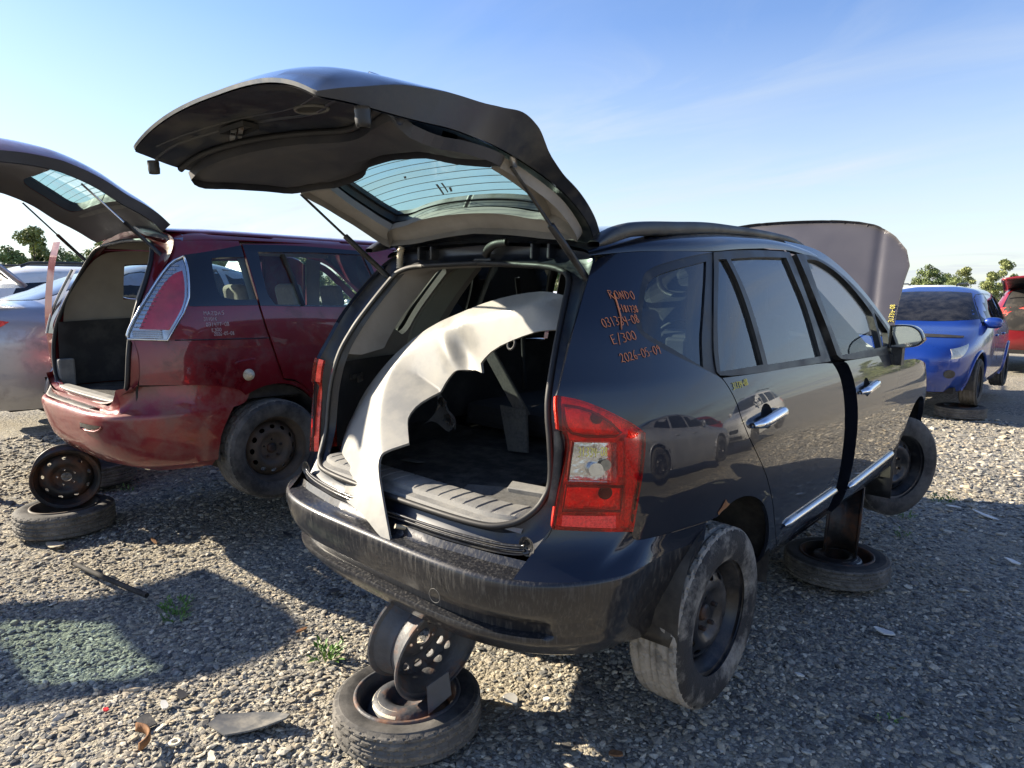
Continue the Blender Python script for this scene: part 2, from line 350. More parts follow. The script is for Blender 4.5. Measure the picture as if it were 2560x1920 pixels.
M['tread_mud'] = mk('dried_mud_on_tread', (.05, .048, .045), .9, var=.25, vscale=9, bump=.4, bscale=120, dirt=(.30, .28, .245), damt=.72, dscale=9, dsoft=.25)
M['tread'] = mk('dusty_tread', (.03, .029, .028), .85, var=.25, vscale=9, bump=.2, bscale=200, dirt=(.20, .185, .16), damt=.55, dscale=8, dsoft=.4)
M['tyre_dark'] = mk('dark_tyre_rubber', (.016, .016, .017), .75, var=.25, vscale=9, bump=.15, bscale=220, dirt=(.09, .085, .075), damt=.3, dscale=6, dsoft=.35)
M['rim'] = mk('black_steel_rim', (.011, .012, .015), .42, .1, .2, .2, var=.25, vscale=10, dirt=(.11, .10, .09), damt=.16, dscale=9, dsoft=.35)
M['rimbrown'] = mk('dusty_brown_steel_rim', (.05, .042, .035), .6, .1, var=.25, vscale=10, dirt=(.14, .10, .07), damt=.35, dscale=8, dsoft=.35)
M['rustrim'] = rusty('rusty_grey_steel_rim', (.085, .088, .095), amt=.20, scale=13)
M['rustblack'] = rusty('rusty_black_steel', (.018, .017, .017), amt=.34, rust=(.13, .055, .025), scale=7)
M['rustspare'] = rusty('rusty_spare_rim', (.055, .058, .066), amt=.30, rust=(.24, .10, .04), scale=6)
M['plate'] = mk('weathered_grey_steel', (.07, .075, .085), .5, .3, var=.2, vscale=20, dirt=(.2, .1, .06), damt=.12, dscale=20)
M['rust'] = rusty('rust', (.16, .07, .03), rust=(.30, .15, .06), amt=.5, rough=.85, scale=14)
M['under'] = mk('underbody', (.014, .013, .012), .85, var=.3, vscale=9, dirt=(.06, .05, .04), damt=.35, dscale=5)
M['liner'] = mk('wheel_arch_liner', (.022, .021, .020), .85, var=.3, vscale=8, dirt=(.09, .085, .075), damt=.35, dscale=5, dsoft=.3)
M['orange'] = mk('orange_paint_marker', (.62, .22, .10), .6, var=.15, vscale=60)
M['yellow'] = mk('yellow_paint_marker', (.75, .66, .16), .6, var=.15, vscale=60)
M['whitemark'] = mk('white_paint_marker', (.55, .50, .50), .6, var=.25, vscale=60)
M['paper'] = mk('white_scrap', (.72, .70, .64), .7, var=.1, vscale=20)
M['label'] = mk('worn_paper_label', (.70, .64, .50), .7, var=.12, vscale=30, dirt=(.3, .16, .07), damt=.2, dscale=30)
M['cream'] = mk('cream_plastic', (.60, .52, .38), .6, var=.15, vscale=30, dirt=(.3, .24, .16), damt=.3, dscale=18)
M['redplastic'] = mk('red_plastic_chip', (.55, .02, .03), .35, var=.1)
M['reflector'] = mk('lamp_reflector', (.55, .56, .58), .12, 1.0, var=.2, vscale=25, bump=.35, bscale=55)
M['redback'] = mk('red_lamp_reflector', (1.0, .09, .06), .25, .35, .6, .05, var=.55, vscale=22, bump=.5, bscale=55)
M['lampline'] = mk('dark_red_rib', (.16, .004, .004), .3, 0, .6, .05, var=.2)
M['lensred'] = glass('red_lens', (.97, .13, .09), 1.5, .06, (.90, .03, .025))
M['lensclear'] = glass('clear_lens', (.92, .93, .93), 1.5, .03)
M['reflex'] = mk('red_reflex', (.85, .03, .025), .3, 0, .6, .06, var=.25, vscale=120, bump=.5, bscale=260)
M['glass'] = glass('tinted_side_glass', (.33, .41, .42), 1.55, .02, (.30, .33, .36), boost=1.5)
M['glass_rear'] = glass('green_rear_glass', (.50, .70, .66), 1.5, .05, (.50, .52, .48))
M['glass_clear'] = glass('clear_green_glass', (.82, .93, .88), 1.5, .035, (.50, .50, .46))
M['glass_dark'] = glass('dark_glass', (.10, .12, .14), 1.5, .05, (.3, .3, .3))
M['mirror'] = mk('mirror_glass', (.75, .77, .78), .02, 1.0, var=.02)
M['frit'] = mk('black_glass_frit', (.006, .006, .007), .12, 0, .5, .02, var=.1)
M['wire'] = mk('heater_wire', (.02, .03, .03), .6)
M['lampclear'] = mk('hazy_headlight', (.55, .54, .46), .28, .2, .6, .1, var=.2, vscale=14, bump=.3, bscale=40)
M['clearplastic'] = glass('milky_plastic', (.55, .55, .55), 1.4, .35, (.35, .35, .36), rough=.2)
# handwriting: simple pen strokes in a 1 x 0.6 cell
GL = {'0': [[(.3, 0), (.1, .15), (.05, .5), (.15, .9), (.35, 1), (.52, .8), (.55, .4), (.45, .08), (.3, 0)]], '1': [[(.3, 1), (.28, .5), (.27, 0)]],
      '2': [[(.08, .8), (.25, 1), (.48, .9), (.45, .6), (.2, .25), (.05, .05), (.3, .12), (.55, 0)]], '3': [[(.08, .95), (.35, 1), (.5, .85), (.42, .6), (.22, .53), (.45, .45), (.5, .2), (.3, 0), (.05, .08)]],
      '4': [[(.12, 1), (.08, .5), (.3, .42), (.52, .5)], [(.5, .95), (.46, .4), (.42, -.1)]], '5': [[(.5, 1), (.15, .97), (.12, .6), (.35, .62), (.5, .4), (.42, .1), (.1, .02)]],
      '6': [[(.45, 1), (.18, .7), (.08, .3), (.2, .02), (.42, .05), (.5, .3), (.35, .48), (.12, .35)]], '7': [[(.05, .95), (.3, .95), (.52, .98), (.35, .5), (.25, 0)], [(.2, .5), (.48, .52)]],
      '8': [[(.3, .52), (.12, .75), (.25, 1), (.45, .9), (.42, .65), (.15, .35), (.1, .1), (.32, 0), (.5, .15), (.45, .4), (.3, .52)]], '9': [[(.48, .75), (.3, .98), (.12, .8), (.2, .58), (.45, .65), (.5, .8), (.46, .4), (.4, 0)]],
      '-': [[(.08, .48), (.5, .52)]], '/': [[(.5, 1.1), (.1, -.25)]], 'R': [[(.1, 0), (.12, .5), (.15, 1), (.4, .98), (.48, .75), (.2, .5), (.55, -.1)]], 'O': [[(.3, 0), (.08, .3), (.15, .85), (.4, .95), (.55, .5), (.45, .1), (.3, 0)]],
      'N': [[(.08, 0), (.1, .95), (.45, .05), (.5, .95)]], 'D': [[(.1, 0), (.12, .95), (.4, .85), (.55, .5), (.4, .1), (.1, 0)]], 'E': [[(.5, .98), (.12, .95), (.1, .5), (.08, 0), (.5, .03)], [(.1, .5), (.4, .52)]],
      'M': [[(.05, 0), (.1, .95), (.28, .4), (.46, .95), (.55, 0)]], 'A': [[(.05, 0), (.28, 1), (.52, 0)], [(.15, .4), (.45, .42)]], 'Z': [[(.08, .95), (.5, .95), (.08, .05), (.55, .05)]], '"': [[(.15, 1), (.12, .75)], [(.35, 1), (.32, .75)]], ' ': [],
      'I': [[(.3, 0), (.32, 1)]], 'S': [[(.5, .9), (.3, 1), (.1, .8), (.3, .55), (.5, .3), (.3, 0), (.08, .1)]], 'T': [[(.3, 0), (.3, 1)], [(.05, .98), (.55, 1)]], 'B': [[(.1, 0), (.12, 1), (.42, .9), (.4, .6), (.12, .52), (.48, .4), (.45, .08), (.1, 0)]], 'C': [[(.5, .9), (.25, 1), (.08, .5), (.25, .02), (.5, .1)]],
      'J': [[(.4, 1), (.4, .2), (.25, 0), (.08, .15)]], 'U': [[(.08, 1), (.1, .2), (.3, 0), (.48, .2), (.5, 1)]], 'X': [[(.08, 1), (.52, 0)], [(.5, 1), (.08, 0)]], 'L': [[(.1, 1), (.1, 0), (.5, 0)]], 'H': [[(.08, 0), (.1, 1)], [(.5, 0), (.5, 1)], [(.1, .5), (.5, .5)]], 'P': [[(.1, 0), (.12, 1), (.45, .9), (.42, .55), (.12, .5)]], 'K': [[(.1, 0), (.1, 1)], [(.5, 1), (.12, .5), (.52, 0)]]}
def writing(name, fn, lines, mat, parent, thick=.0022, off=.0025, flip=False, jit=.05):
    """lines: (text, start uv, end uv, height). Pen strokes laid on the surface fn."""
    rg = random.Random(len(lines)); parts = []
    def place(uv):
        u, v = np.array(uv).T; e = 1e-4
        P = fn(u, v); n = np.cross(fn(u+e, v)-fn(u-e, v), fn(u, v+e)-fn(u, v-e)); n /= np.linalg.norm(n, axis=1)[:, None]
        return P + n * (-off if flip else off)
    res = None
    for tx, a, b, h in lines:
        parts = []; a = np.array(a, float); b = np.array(b, float); d = b - a; ln = np.linalg.norm(d); d /= ln; p = np.array([-d[1], d[0]])
        cw = ln / (len(tx) * .65 - .1)
        for i, ch in enumerate(tx):
            oo = a + d * cw * .65 * i + p * h * rg.uniform(-jit, jit)
            for st in GL.get(ch, []):
                q = curve([oo + d * cw * s[0] + p * h * (s[1] + rg.uniform(-jit, jit)) for s in st], .012, 2)
                parts.append(tube_geo(place(q), thick, 5))
        res = mesh(name, *join(parts), mat, parent)
    return res
# ------------------------------------------------------------------ wheels
def tyre_geo(R=.33, w=.21, rr=.215, n=256, tread=.009, block=True):
    h = w/2
    prof = [(rr+.004, -h*.80), (rr-.004, -h*.86), (rr+.008, -h*.93), (rr+.03, -h*.99), (rr+(R-rr)*.45, -h*1.02), (rr+(R-rr)*.72, -h*.99), (R-.022, -h*.93), (R-.010, -h*.86), (R-.004, -h*.80)]
    k0 = len(prof); ys = np.linspace(-.77, .77, 15)
    gro = [2, 6, 8, 12]
    for i, y in enumerate(ys): prof.append((R - (tread if i in gro else 0) - .004*y*y, h*y))
    k1 = len(prof); prof += [(r, -z) for r, z in prof[:k0][::-1]]
    def mod(th, j):
        if not block or j < k0-2 or j >= k1+2 or (j-k0) in gro: return 0*th
        jj = j - k0; k = np.arange(n) + (2*jj if jj < 7 else -2*jj) + (3 if jj in (0, 1, 13, 14) else 0)
        return -tread*.8*((k % 8) == 0)
    return lathe_geo(prof, n, 0, mod)
def rim_geo(rr=.213, w=.165, disc=.035, holes=12, hr=.016, bolts=5, hub=.033, n=72, face=1):
    h = w/2
    bar = [(rr+.006, h+.006), (rr+.012, h+.002), (rr+.010, h-.006), (rr-.006, h-.012), (rr-.012, h-.030), (rr-.030, h-.050), (rr-.033, .0), (rr-.028, -h+.045), (rr-.012, -h+.028), (rr-.006, -h+.012), (rr+.010, -h+.006), (rr+.012, -h-.002), (rr+.006, -h-.006)]
    inn = [(r-.0045, z) for r, z in bar[::-1]]; inn[0] = (rr+.001, -h-.004); inn[-1] = (rr+.001, h+.004)
    B = lathe_geo(bar + inn, n, 0)
    V, F = B; m = len(bar) + len(inn); F = F + [(i*m + m-1, i*m, ((i+1) % n)*m, ((i+1) % n)*m + m-1) for i in range(n)]
    zr = pchip([0, .035, .05, .078, .095, .118, .135, .160, rr-.031], [disc-.012, disc-.012, disc-.006, disc-.004, disc+.016, disc+.022, disc+.012, disc-.004, disc-.03])
    fn = lambda u, v: np.stack([zr(np.hypot(u, v)), u, v], -1)
    hs = [circ((0, 0), hub, 28)] + [circ((.056*math.cos(a), .056*math.sin(a)), .0075, 10) for a in [2*math.pi*i/bolts + .3 for i in range(bolts)]]
    hs += [[(.141*math.cos(a) + hr*(math.cos(t)*math.cos(a)*.8 - math.sin(t)*math.sin(a)*1.15), .141*math.sin(a) + hr*(math.cos(t)*math.sin(a)*.8 + math.sin(t)*math.cos(a)*1.15)) for t in np.arange(14)*2*math.pi/14] for a in [2*math.pi*i/holes for i in range(holes)]]
    v2, f2, _ = patch_geo(fn, circ((0, 0), rr-.031, 72), hs, res=.016, it=0, rim=.004)
    v3 = v2 - np.array([.004, 0, 0])
    return join([(V, F), (v2, f2), (v3, [q[::-1] for q in f2])])
def nuts_geo(disc=.035, bolts=5, keep=(0, 1, 2, 3, 4)):
    ps = []
    for i in keep:
        a = 2*math.pi*i/bolts + .3
        ps.append(xf(lathe_geo([(.0, .018), (.006, .018), (.0085, .012), (.0085, -.004)], 6, 0), (disc, .056*math.cos(a), .056*math.sin(a))))
    ps.append(lathe_geo([(0, disc+.004), (.022, disc+.004), (.030, disc-.004), (.034, disc-.03)], 28, 0))
    return join(ps)
def make_tyre(mat, tmat, parent, R, w, rr, flat=False):
    v, f = tyre_geo(R, w, rr)
    if flat: v = v[:, [1, 2, 0]] + [0, 0, w/2]
    m = len(v)//256; o = mesh('tyre', v, f, [mat, tmat], parent, mi=[1 if 7 <= (k % (m-1)) < m-8 else 0 for k in range(len(f))]); return autosmooth(o, 32)
RIM = rim_geo()
ME = {}
def wheel(parent, loc, steer=0, flip=False, tm='tyre', rm='rim', R=.33, w=.205, roll=0., nutm='rustblack'):
    o = bpy.data.objects.new('wheel', None); COL.objects.link(o); o.parent = parent; o.location = loc
    o.rotation_euler = (roll, 0, steer + (math.pi if flip else 0))
    kt = ('t', tm, R, w)
    if kt not in ME:
        t = make_tyre(M[tm], M['tread_mud' if tm == 'tyre_mud' else 'tread'], o, R, w, .213); ME[kt] = t.data
    else: t = bpy.data.objects.new('tyre', ME[kt]); COL.objects.link(t); t.parent = o
    kr = ('r', rm)
    if kr not in ME:
        r = autosmooth(mesh('rim', *RIM, M[rm], o), 40); ME[kr] = r.data
    else: r = bpy.data.objects.new('rim', ME[kr]); COL.objects.link(r); r.parent = o
    kn = ('n', nutm)
    if kn not in ME:
        q = flat_shade(mesh('hub_and_nuts', *nuts_geo(keep=(0, 3, 4)), M[nutm], o)); ME[kn] = q.data
    else: q = bpy.data.objects.new('hub_and_nuts', ME[kn]); COL.objects.link(q); q.parent = o
    return o
# ------------------------------------------------------------------ the dark blue people carrier
CAR = Shell([(.15,.77),(.20,.80),(.28,.855),(.40,.885),(.55,.902),(.65,.906),(.75,.901),(.8,.895),(.85,.887),(.9,.877),(.95,.865),(1.0,.85),(1.1,.814),(1.2,.776),(1.3,.737),(1.4,.697),(1.46,.67),(1.52,.635),(1.56,.59),(1.59,.5),(1.61,.35)],
  [(.2,-.80),(.5,-.95),(.63,-.955),(.8,-.96),(.95,-.975),(1.02,-.97),(1.09,-.937),(1.207,-.88),(1.342,-.752),(1.431,-.628),(1.55,-.5)],
  [(.2,3.55),(.6,3.6),(.8,3.55),(.95,3.45),(1.1,3.3),(1.2,3.2),(1.3,3.1),(1.4,3.0),(1.6,2.9)], y0f=2.5, mf=3.2)
MW = Matrix(((0.999678,0.002355,0.025248,-0.028139),(-0.002258,0.99999,-0.003879,0.009316),(-0.025257,0.00382,0.999674,0.329646),(0,0,0,1)))
car = thing('people_carrier', 'dark blue people carrier propped on rims with its tailgate up and orange paint writing', 'car', mat4=MW)
QWO=[(0.179,1.460),(0.038,1.444),(-0.113,1.417),(-0.193,1.398),(-0.233,1.383),(-0.260,1.366),(-0.291,1.331),(-0.333,1.274),(-0.362,1.228),(-0.370,1.207),(-0.366,1.192),(-0.351,1.173),(-0.322,1.154),(-0.249,1.116),(-0.166,1.082),(-0.073,1.045),(-0.035,1.028)]
QWG=[(0.108,1.426),(-0.022,1.406),(-0.160,1.381),(-0.227,1.359),(-0.266,1.331),(-0.324,1.252),(-0.343,1.219),(-0.344,1.197),(-0.327,1.181),(-0.271,1.152),(-0.194,1.110),(-0.117,1.070),(-0.082,1.157),(-0.038,1.221),(0.034,1.323)]
RDR=[(-0.029,1.028),(-0.006,1.002),(0.029,0.943),(0.046,0.880),(0.094,0.799),(0.169,0.713),(0.245,0.622),(0.319,0.521),(0.392,0.412),(0.47,0.32),(0.568,0.247)]
RDF=[(1.165,0.215),(1.164,0.410),(1.150,0.496),(1.139,0.591),(1.135,0.713),(1.137,0.830),(1.125,0.919),(1.084,0.974),(1.037,1.006)]
RDG1=[(0.193,1.434),(0.256,1.437),(0.286,1.368),(0.302,1.282),(0.304,1.175),(0.295,1.049),(-0.033,1.050),(-0.008,1.120),(0.044,1.219),(0.114,1.323)]
RDG2=[(0.291,1.439),(0.581,1.457),(0.888,1.464),(0.899,1.380),(0.933,1.279),(0.935,1.170),(0.926,1.036),(0.607,1.040),(0.335,1.046),(0.344,1.166),(0.345,1.278),(0.321,1.368)]
FDG=[(1.115,1.459),(1.248,1.464),(1.389,1.438),(1.550,1.390),(1.699,1.318),(1.824,1.240),(1.880,1.194),(1.874,1.112),(1.855,1.016),(1.183,1.021),(1.151,1.151),(1.126,1.266)]
FDG2=[(1.93,1.200),(2.075,1.092),(2.015,1.016),(1.894,1.016)]
TAIL=[(-0.685,1.017),(-0.636,1.006),(-0.583,0.983),(-0.526,0.951),(-0.480,0.924),(-0.442,0.894),(-0.445,0.851),(-0.456,0.791),(-0.472,0.715),(-0.482,0.652),(-0.488,0.595),(-0.624,0.615),(-0.710,0.627),(-0.705,0.691),(-0.694,0.766),(-0.679,0.840),(-0.675,0.894),(-0.684,0.915),(-0.694,0.921),(-0.692,0.988)]
TREV=[(-0.658,0.884),(-0.541,0.874),(-0.546,0.756),(-0.674,0.770)]
TTOP=[(-0.673,0.991),(-0.618,0.979),(-0.562,0.946),(-0.520,0.901),(-0.546,0.891),(-0.654,0.902),(-0.677,0.932)]
TLOW=[(-0.678,0.756),(-0.521,0.739),(-0.530,0.665),(-0.687,0.682)]
TREF=[(-0.689,0.670),(-0.547,0.655),(-0.546,0.616),(-0.691,0.637)]
TSIDE=[(-0.508,0.885),(-0.459,0.893),(-0.459,0.853),(-0.475,0.762),(-0.494,0.654),(-0.499,0.606),(-0.514,0.609)]
SEAM=[(-0.483,0.571),(-0.464,0.558),(-0.400,0.561),(-0.238,0.565),(-0.112,0.567)]
ARCHR=[(-0.112,0.567),(-0.088,0.582),(-0.015,0.611),(0.083,0.607),(0.195,0.565),(0.275,0.496),(0.335,0.412),(0.372,0.337),(0.388,0.26)]
DEDGE=[(-.378,1.431),(-.469,1.342),(-.577,1.207),(-.644,1.092),(-.685,1.019)]
GUTY=[-.42,-.378,-.2,-.05,.18,.36,.56,.79,.965,1.1,1.24,1.32]; GUTZ=[1.425,1.431,1.449,1.455,1.464,1.478,1.490,1.500,1.500,1.493,1.480,1.466]
gut = pchip(GUTY, GUTZ)
HANDLE1 = [(.24 + .052*math.cos(t), .868 + .046*math.sin(t)) for t in np.arange(20)*2*math.pi/20]
HANDLE2 = [(1.47 + .052*math.cos(t), .846 + .046*math.sin(t)) for t in np.arange(20)*2*math.pi/20]
for sg in (1, -1):
    q = spanel('quarter_panel', CAR, DEDGE + TAIL[1:11] + SEAM + ARCHR[1:] + [(.40,.21),(.56,.195)] + [(y - .006, z) for y, z in RDR[::-1]] + QWO[::-1][1:] + [(.0,1.4565),(-.2,1.449)], M['navy'], car, sg, rim=.014, res=.035)
    if sg == 1:
        sf = CAR.side(1)
        writing('paint_writing', sf, [('RONDO', (-.423,1.292), (-.333,1.292), .026), ('"', (-.41,1.245), (-.385,1.247), .018), ('181738', (-.402,1.253), (-.342,1.250), .021), ('031334-08', (-.486,1.207), (-.352,1.219), .026), ('E/300', (-.475,1.158), (-.385,1.170), .026), ('2026-05-09', (-.466,1.103), (-.305,1.124), .026)], M['orange'], q, .0013)
        tube('paint_stroke', CAR.side(1)(np.array([-.402,-.408,-.415,-.429]), np.array([1.311,1.275,1.240,1.202])) + np.array([.004,-.002,0]), .0026, M['orange'], q, n=6)
        # rust bubble where the arch meets the bumper
        pr = spanel('rust_patch', CAR, [(-.115,.585),(-.09,.605),(-.075,.625),(-.06,.608),(-.045,.602),(-.07,.590),(-.088,.588),(-.108,.575)], M['rust'], q, sg, off=.0025, res=.01)
    tr = spanel('quarter_window_trim', CAR, QWO + [(-.054,1.046),(-.050,1.089),(-.024,1.154),(.080,1.323),(.172,1.459)], M['black'], car, sg, holes=[QWG], off=-.004, rim=.012)
    spanel('quarter_glass', CAR, [( y, z) for y, z in QWG], M['glass'], car, sg, off=-.010)
    d = spanel('rear_door', CAR, RDR + RDF, M['navy'], car, sg, holes=[HANDLE1], rim=.016, res=.035)
    fr = spanel('door_frame', CAR, [(-.029,1.028),(-.054,1.050),(-.046,1.089),(-.020,1.154),(.084,1.323),(.177,1.459),(.358,1.474),(.67,1.488),(.962,1.492),(.971,1.39),(.988,1.27),(1.005,1.145),(1.037,1.006)], M['black'], d, sg, holes=[RDG1, RDG2], off=.001, rim=.02)
    spanel('door_glass', CAR, RDG1, M['glass'], d, sg, off=-.012); spanel('door_glass', CAR, RDG2, M['glass'], d, sg, off=-.012)
    fd = spanel('front_door', CAR, [(1.185,.992),(1.239,.976),(1.289,.873),(1.302,.75),(1.302,.626),(1.320,.495),(1.325,.394),(1.34,.30),(1.345,.215),(2.24,.225),(2.27,.387),(2.236,.551),(2.192,.781),(2.225,.92),(2.21,.965)], M['navy'], car, sg, holes=[HANDLE2], off=.012, rim=.07, res=.035)
    spanel('door_frame', CAR, [(1.185,.992),(1.115,1.027),(1.091,1.164),(1.053,1.296),(1.021,1.427),(1.012,1.482),(1.15,1.484),(1.268,1.477),(1.44,1.444),(1.66,1.370),(1.89,1.262),(2.12,1.11),(2.20,1.03),(2.21,.965)], M['black'], fd, sg, holes=[FDG, FDG2], off=.010, rim=.03)
    spanel('door_glass', CAR, FDG, M['glass_clear'], fd, sg, off=-.008); spanel('door_glass', CAR, FDG2, M['glass_clear'], fd, sg, off=-.008)
    spanel('b_pillar', CAR, [(.93,1.49),(1.09,1.49),(1.20,1.10),(1.38,.95),(1.40,.20),(1.05,.20),(1.05,.95)], M['rubber'], car, sg, off=-.055, res=.06)
    spanel('front_pillar', CAR, [(1.0,1.502),(1.268,1.484),(1.44,1.450),(1.66,1.376),(1.89,1.268),(2.12,1.116),(2.22,1.02),(2.32,1.02),(2.17,1.150),(1.93,1.31),(1.70,1.42),(1.48,1.50),(1.30,1.535),(1.0,1.545)], M['navy'], car, sg, rim=.02)
    fe = spanel('front_fender', CAR, [(2.235,.915),(2.20,.78),(2.245,.55),(2.28,.40),(2.29,.26),(2.335,.30),(2.36,.42),(2.43,.54),(2.56,.635),(2.70,.665),(2.85,.635),(2.97,.54),(3.04,.42),(3.07,.30),(3.16,.30),(3.22,.55),(3.2,.74),(3.0,.84),(2.6,.91)], M['navy'], car, sg, rim=.03, res=.035)
    spanel('sill', CAR, [(.385,.255),(.42,.238),(.60,.232),(1.16,.206),(2.28,.212),(2.29,.15),(.395,.16)], M['navy'], car, sg, off=-.004, rim=.03)
    for k, (hn, hd, yc, zc, dr) in enumerate(((HANDLE1, .0, .245, .862, d), (HANDLE2, .012, 1.475, .846, fd))):
        g = np.array(hn); c = g.mean(0); rows = []
        for f_, dp in ((1., hd-.002), (.9, hd-.012), (.65, hd-.022), (.3, hd-.027), (.02, hd-.028)):
            y, z = (c + (g - c)*f_).T; p = CAR.side(sg)(y, z); p[:, 0] += sg*dp; rows.append(p)
        grid('handle_recess', np.array(rows), M['navy_in'], dr, closed_v=True, flip=sg > 0)
        hp = curve([(yc-.128, zc-.012), (yc-.105, zc-.006), (yc-.06, zc), (yc+.06, zc+.012), (yc+.105, zc+.012), (yc+.125, zc+.008)], .012)
        hx = CAR.side(sg)(hp[:, 0], hp[:, 1]); s_ = np.linspace(-1, 1, len(hp)); hx[:, 0] += sg*(.026 + hd - .022*s_**6)
        tube('door_handle', hx, .020*np.sqrt(np.clip(1 - .75*np.abs(s_)**5, .1, 1)), M['chrome'], dr, n=12)
    for (ya, yb, za, zb_, hd, dd_) in ((.50, 1.145, .378, .386, .004, d), (1.345, 2.155, .354, .386, .014, fd)):
        yy_ = np.linspace(ya, yb, 40); zz2 = np.linspace(za, zb_, 40); pp_ = CAR.side(sg)(yy_, zz2); pp_[:, 0] += sg*hd; e_ = np.clip(np.minimum((yy_-ya)/.05, (yb-yy_)/.012), .15, 1)**.5
        th = np.arange(12)*2*math.pi/12
        grid('chrome_strip', np.array([np.stack([pp_[i_, 0] + sg*.016*np.cos(th)*e_[i_], np.full(12, yy_[i_]), zz2[i_] + .016*np.sin(th)*e_[i_]], 1) for i_ in range(40)]), M['chromedull'], dd_, closed_v=True, flip=sg > 0)
        spanel('strip_base', CAR, [(ya-.02, za-.012), (ya+.03, za+.018), (yb, zb_+.02), (yb, zb_-.036), (ya+.05, za-.042)], M['navy'], dd_, sg, off=hd, rim=.01)
    # tail lamp: reflector bowl under red and clear lenses
    tl = spanel('taillight', CAR, TAIL, M['lensred'], car, sg, holes=[TREV], off=.008, rim=.02, res=.03)
    spanel('lamp_bowl', CAR, TAIL, M['redback'], tl, sg, off=-.030, rim=-.02, res=.03)
    spanel('lamp_cell', CAR, TTOP, M['redback'], tl, sg, off=-.012, res=.02); spanel('lamp_cell', CAR, TLOW, M['redback'], tl, sg, off=-.014, res=.02)
    spanel('lamp_strip', CAR, TSIDE, M['reflex'], tl, sg, off=-.004, res=.03)
    spanel('lamp_strip', CAR, [(-.530,.876),(-.512,.876),(-.520,.768),(-.537,.768)], M['reflex'], tl, sg, off=-.002, res=.03)
    spanel('reversing_reflector', CAR, TREV, M['reflector'], tl, sg, off=-.022, res=.014)
    lc = spanel('reversing_lens', CAR, TREV, M['lensclear'], tl, sg, off=.008, res=.03)
    spanel('reflex_panel', CAR, TREF, M['reflex'], tl, sg, off=.0095, res=.03)
    nb = spanel('lamp_bulb', CAR, circ((-.596,.795), .021, 16), M['chromedull'], tl, sg, off=-.008, rim=.014, res=.02)
    spanel('lamp_bulb', CAR, circ((-.566,.806), .017, 16), M['cream'], tl, sg, off=-.012, rim=.01, res=.02)
    spanel('lamp_bulb', CAR, circ((-.570,.722), .020, 16), M['under'], tl, sg, off=-.008, rim=.006, res=.02)
    spanel('lamp_bulb', CAR, circ((-.585,.948), .017, 16), M['under'], tl, sg, off=-.008, rim=.004, res=.02)
    for hz_ in (TTOP, TLOW):
        h3 = chaikin(hz_, 1); p = CAR.side(sg)(h3[:, 0], h3[:, 1]); p[:, 0] += sg*.002; p[:, 1] -= .002
        tube('lamp_rib', np.vstack([p, p[:2]]), .0045, M['lampline'], tl, n=6)
    if sg == 1:
        writing('paint_writing', CAR.side(1), [('31334-08', (-.652,.843), (-.572,.838), .026)], M['yellow'], lc, .0016, off=.012)
        writing('paint_writing', CAR.side(1), [('31334-08', (.018,.985), (.128,.990), .022)], M['yellow'], d, .0014)
    else:
        pass
    spanel('lamp_bracket', CAR, [(-.672,.915),(-.664,.894),(-.668,.84),(-.683,.766),(-.694,.691),(-.722,.691),(-.706,.80),(-.702,.915)], M['plastic'], car, sg, off=-.012, res=.03)
    # wheel arch liners
    for yc, zc, R in ((.05, .25, .375), (2.70, .29, .385)):
        th = np.linspace(rad(-15), rad(195), 28); xs = np.linspace(.50, .862, 6)
        Pg = np.array([[(sg*x, yc + R*math.cos(t), zc + R*math.sin(t)) for x in xs] for t in th]); grid('arch_liner', Pg, M['liner'], car)
        grid('arch_wall', np.array([[(sg*.50, yc + R*f_*math.cos(t), zc + R*f_*math.sin(t)) for f_ in (0, .5, 1)] for t in th]), M['liner'], car)
    fl = np.array([[(sg*x, -.345 + .10*((z-.05)/.4)**2 + .05*(abs(x)-.62), z) for x in np.linspace(.66, .845 - .03*max(0, (.2-z)/.1), 5)] for z in np.linspace(.17, .40, 8)])
    solid(grid('mud_flap', fl, M['black'], car), .006)
    fl = np.array([[(sg*x, 2.345 + .06*((z-.1)/.3)**2, z) for x in np.linspace(.64, .872, 5)] for z in np.linspace(.06, .40, 8)])
    solid(grid('mud_flap', fl, M['black'], car), .006)
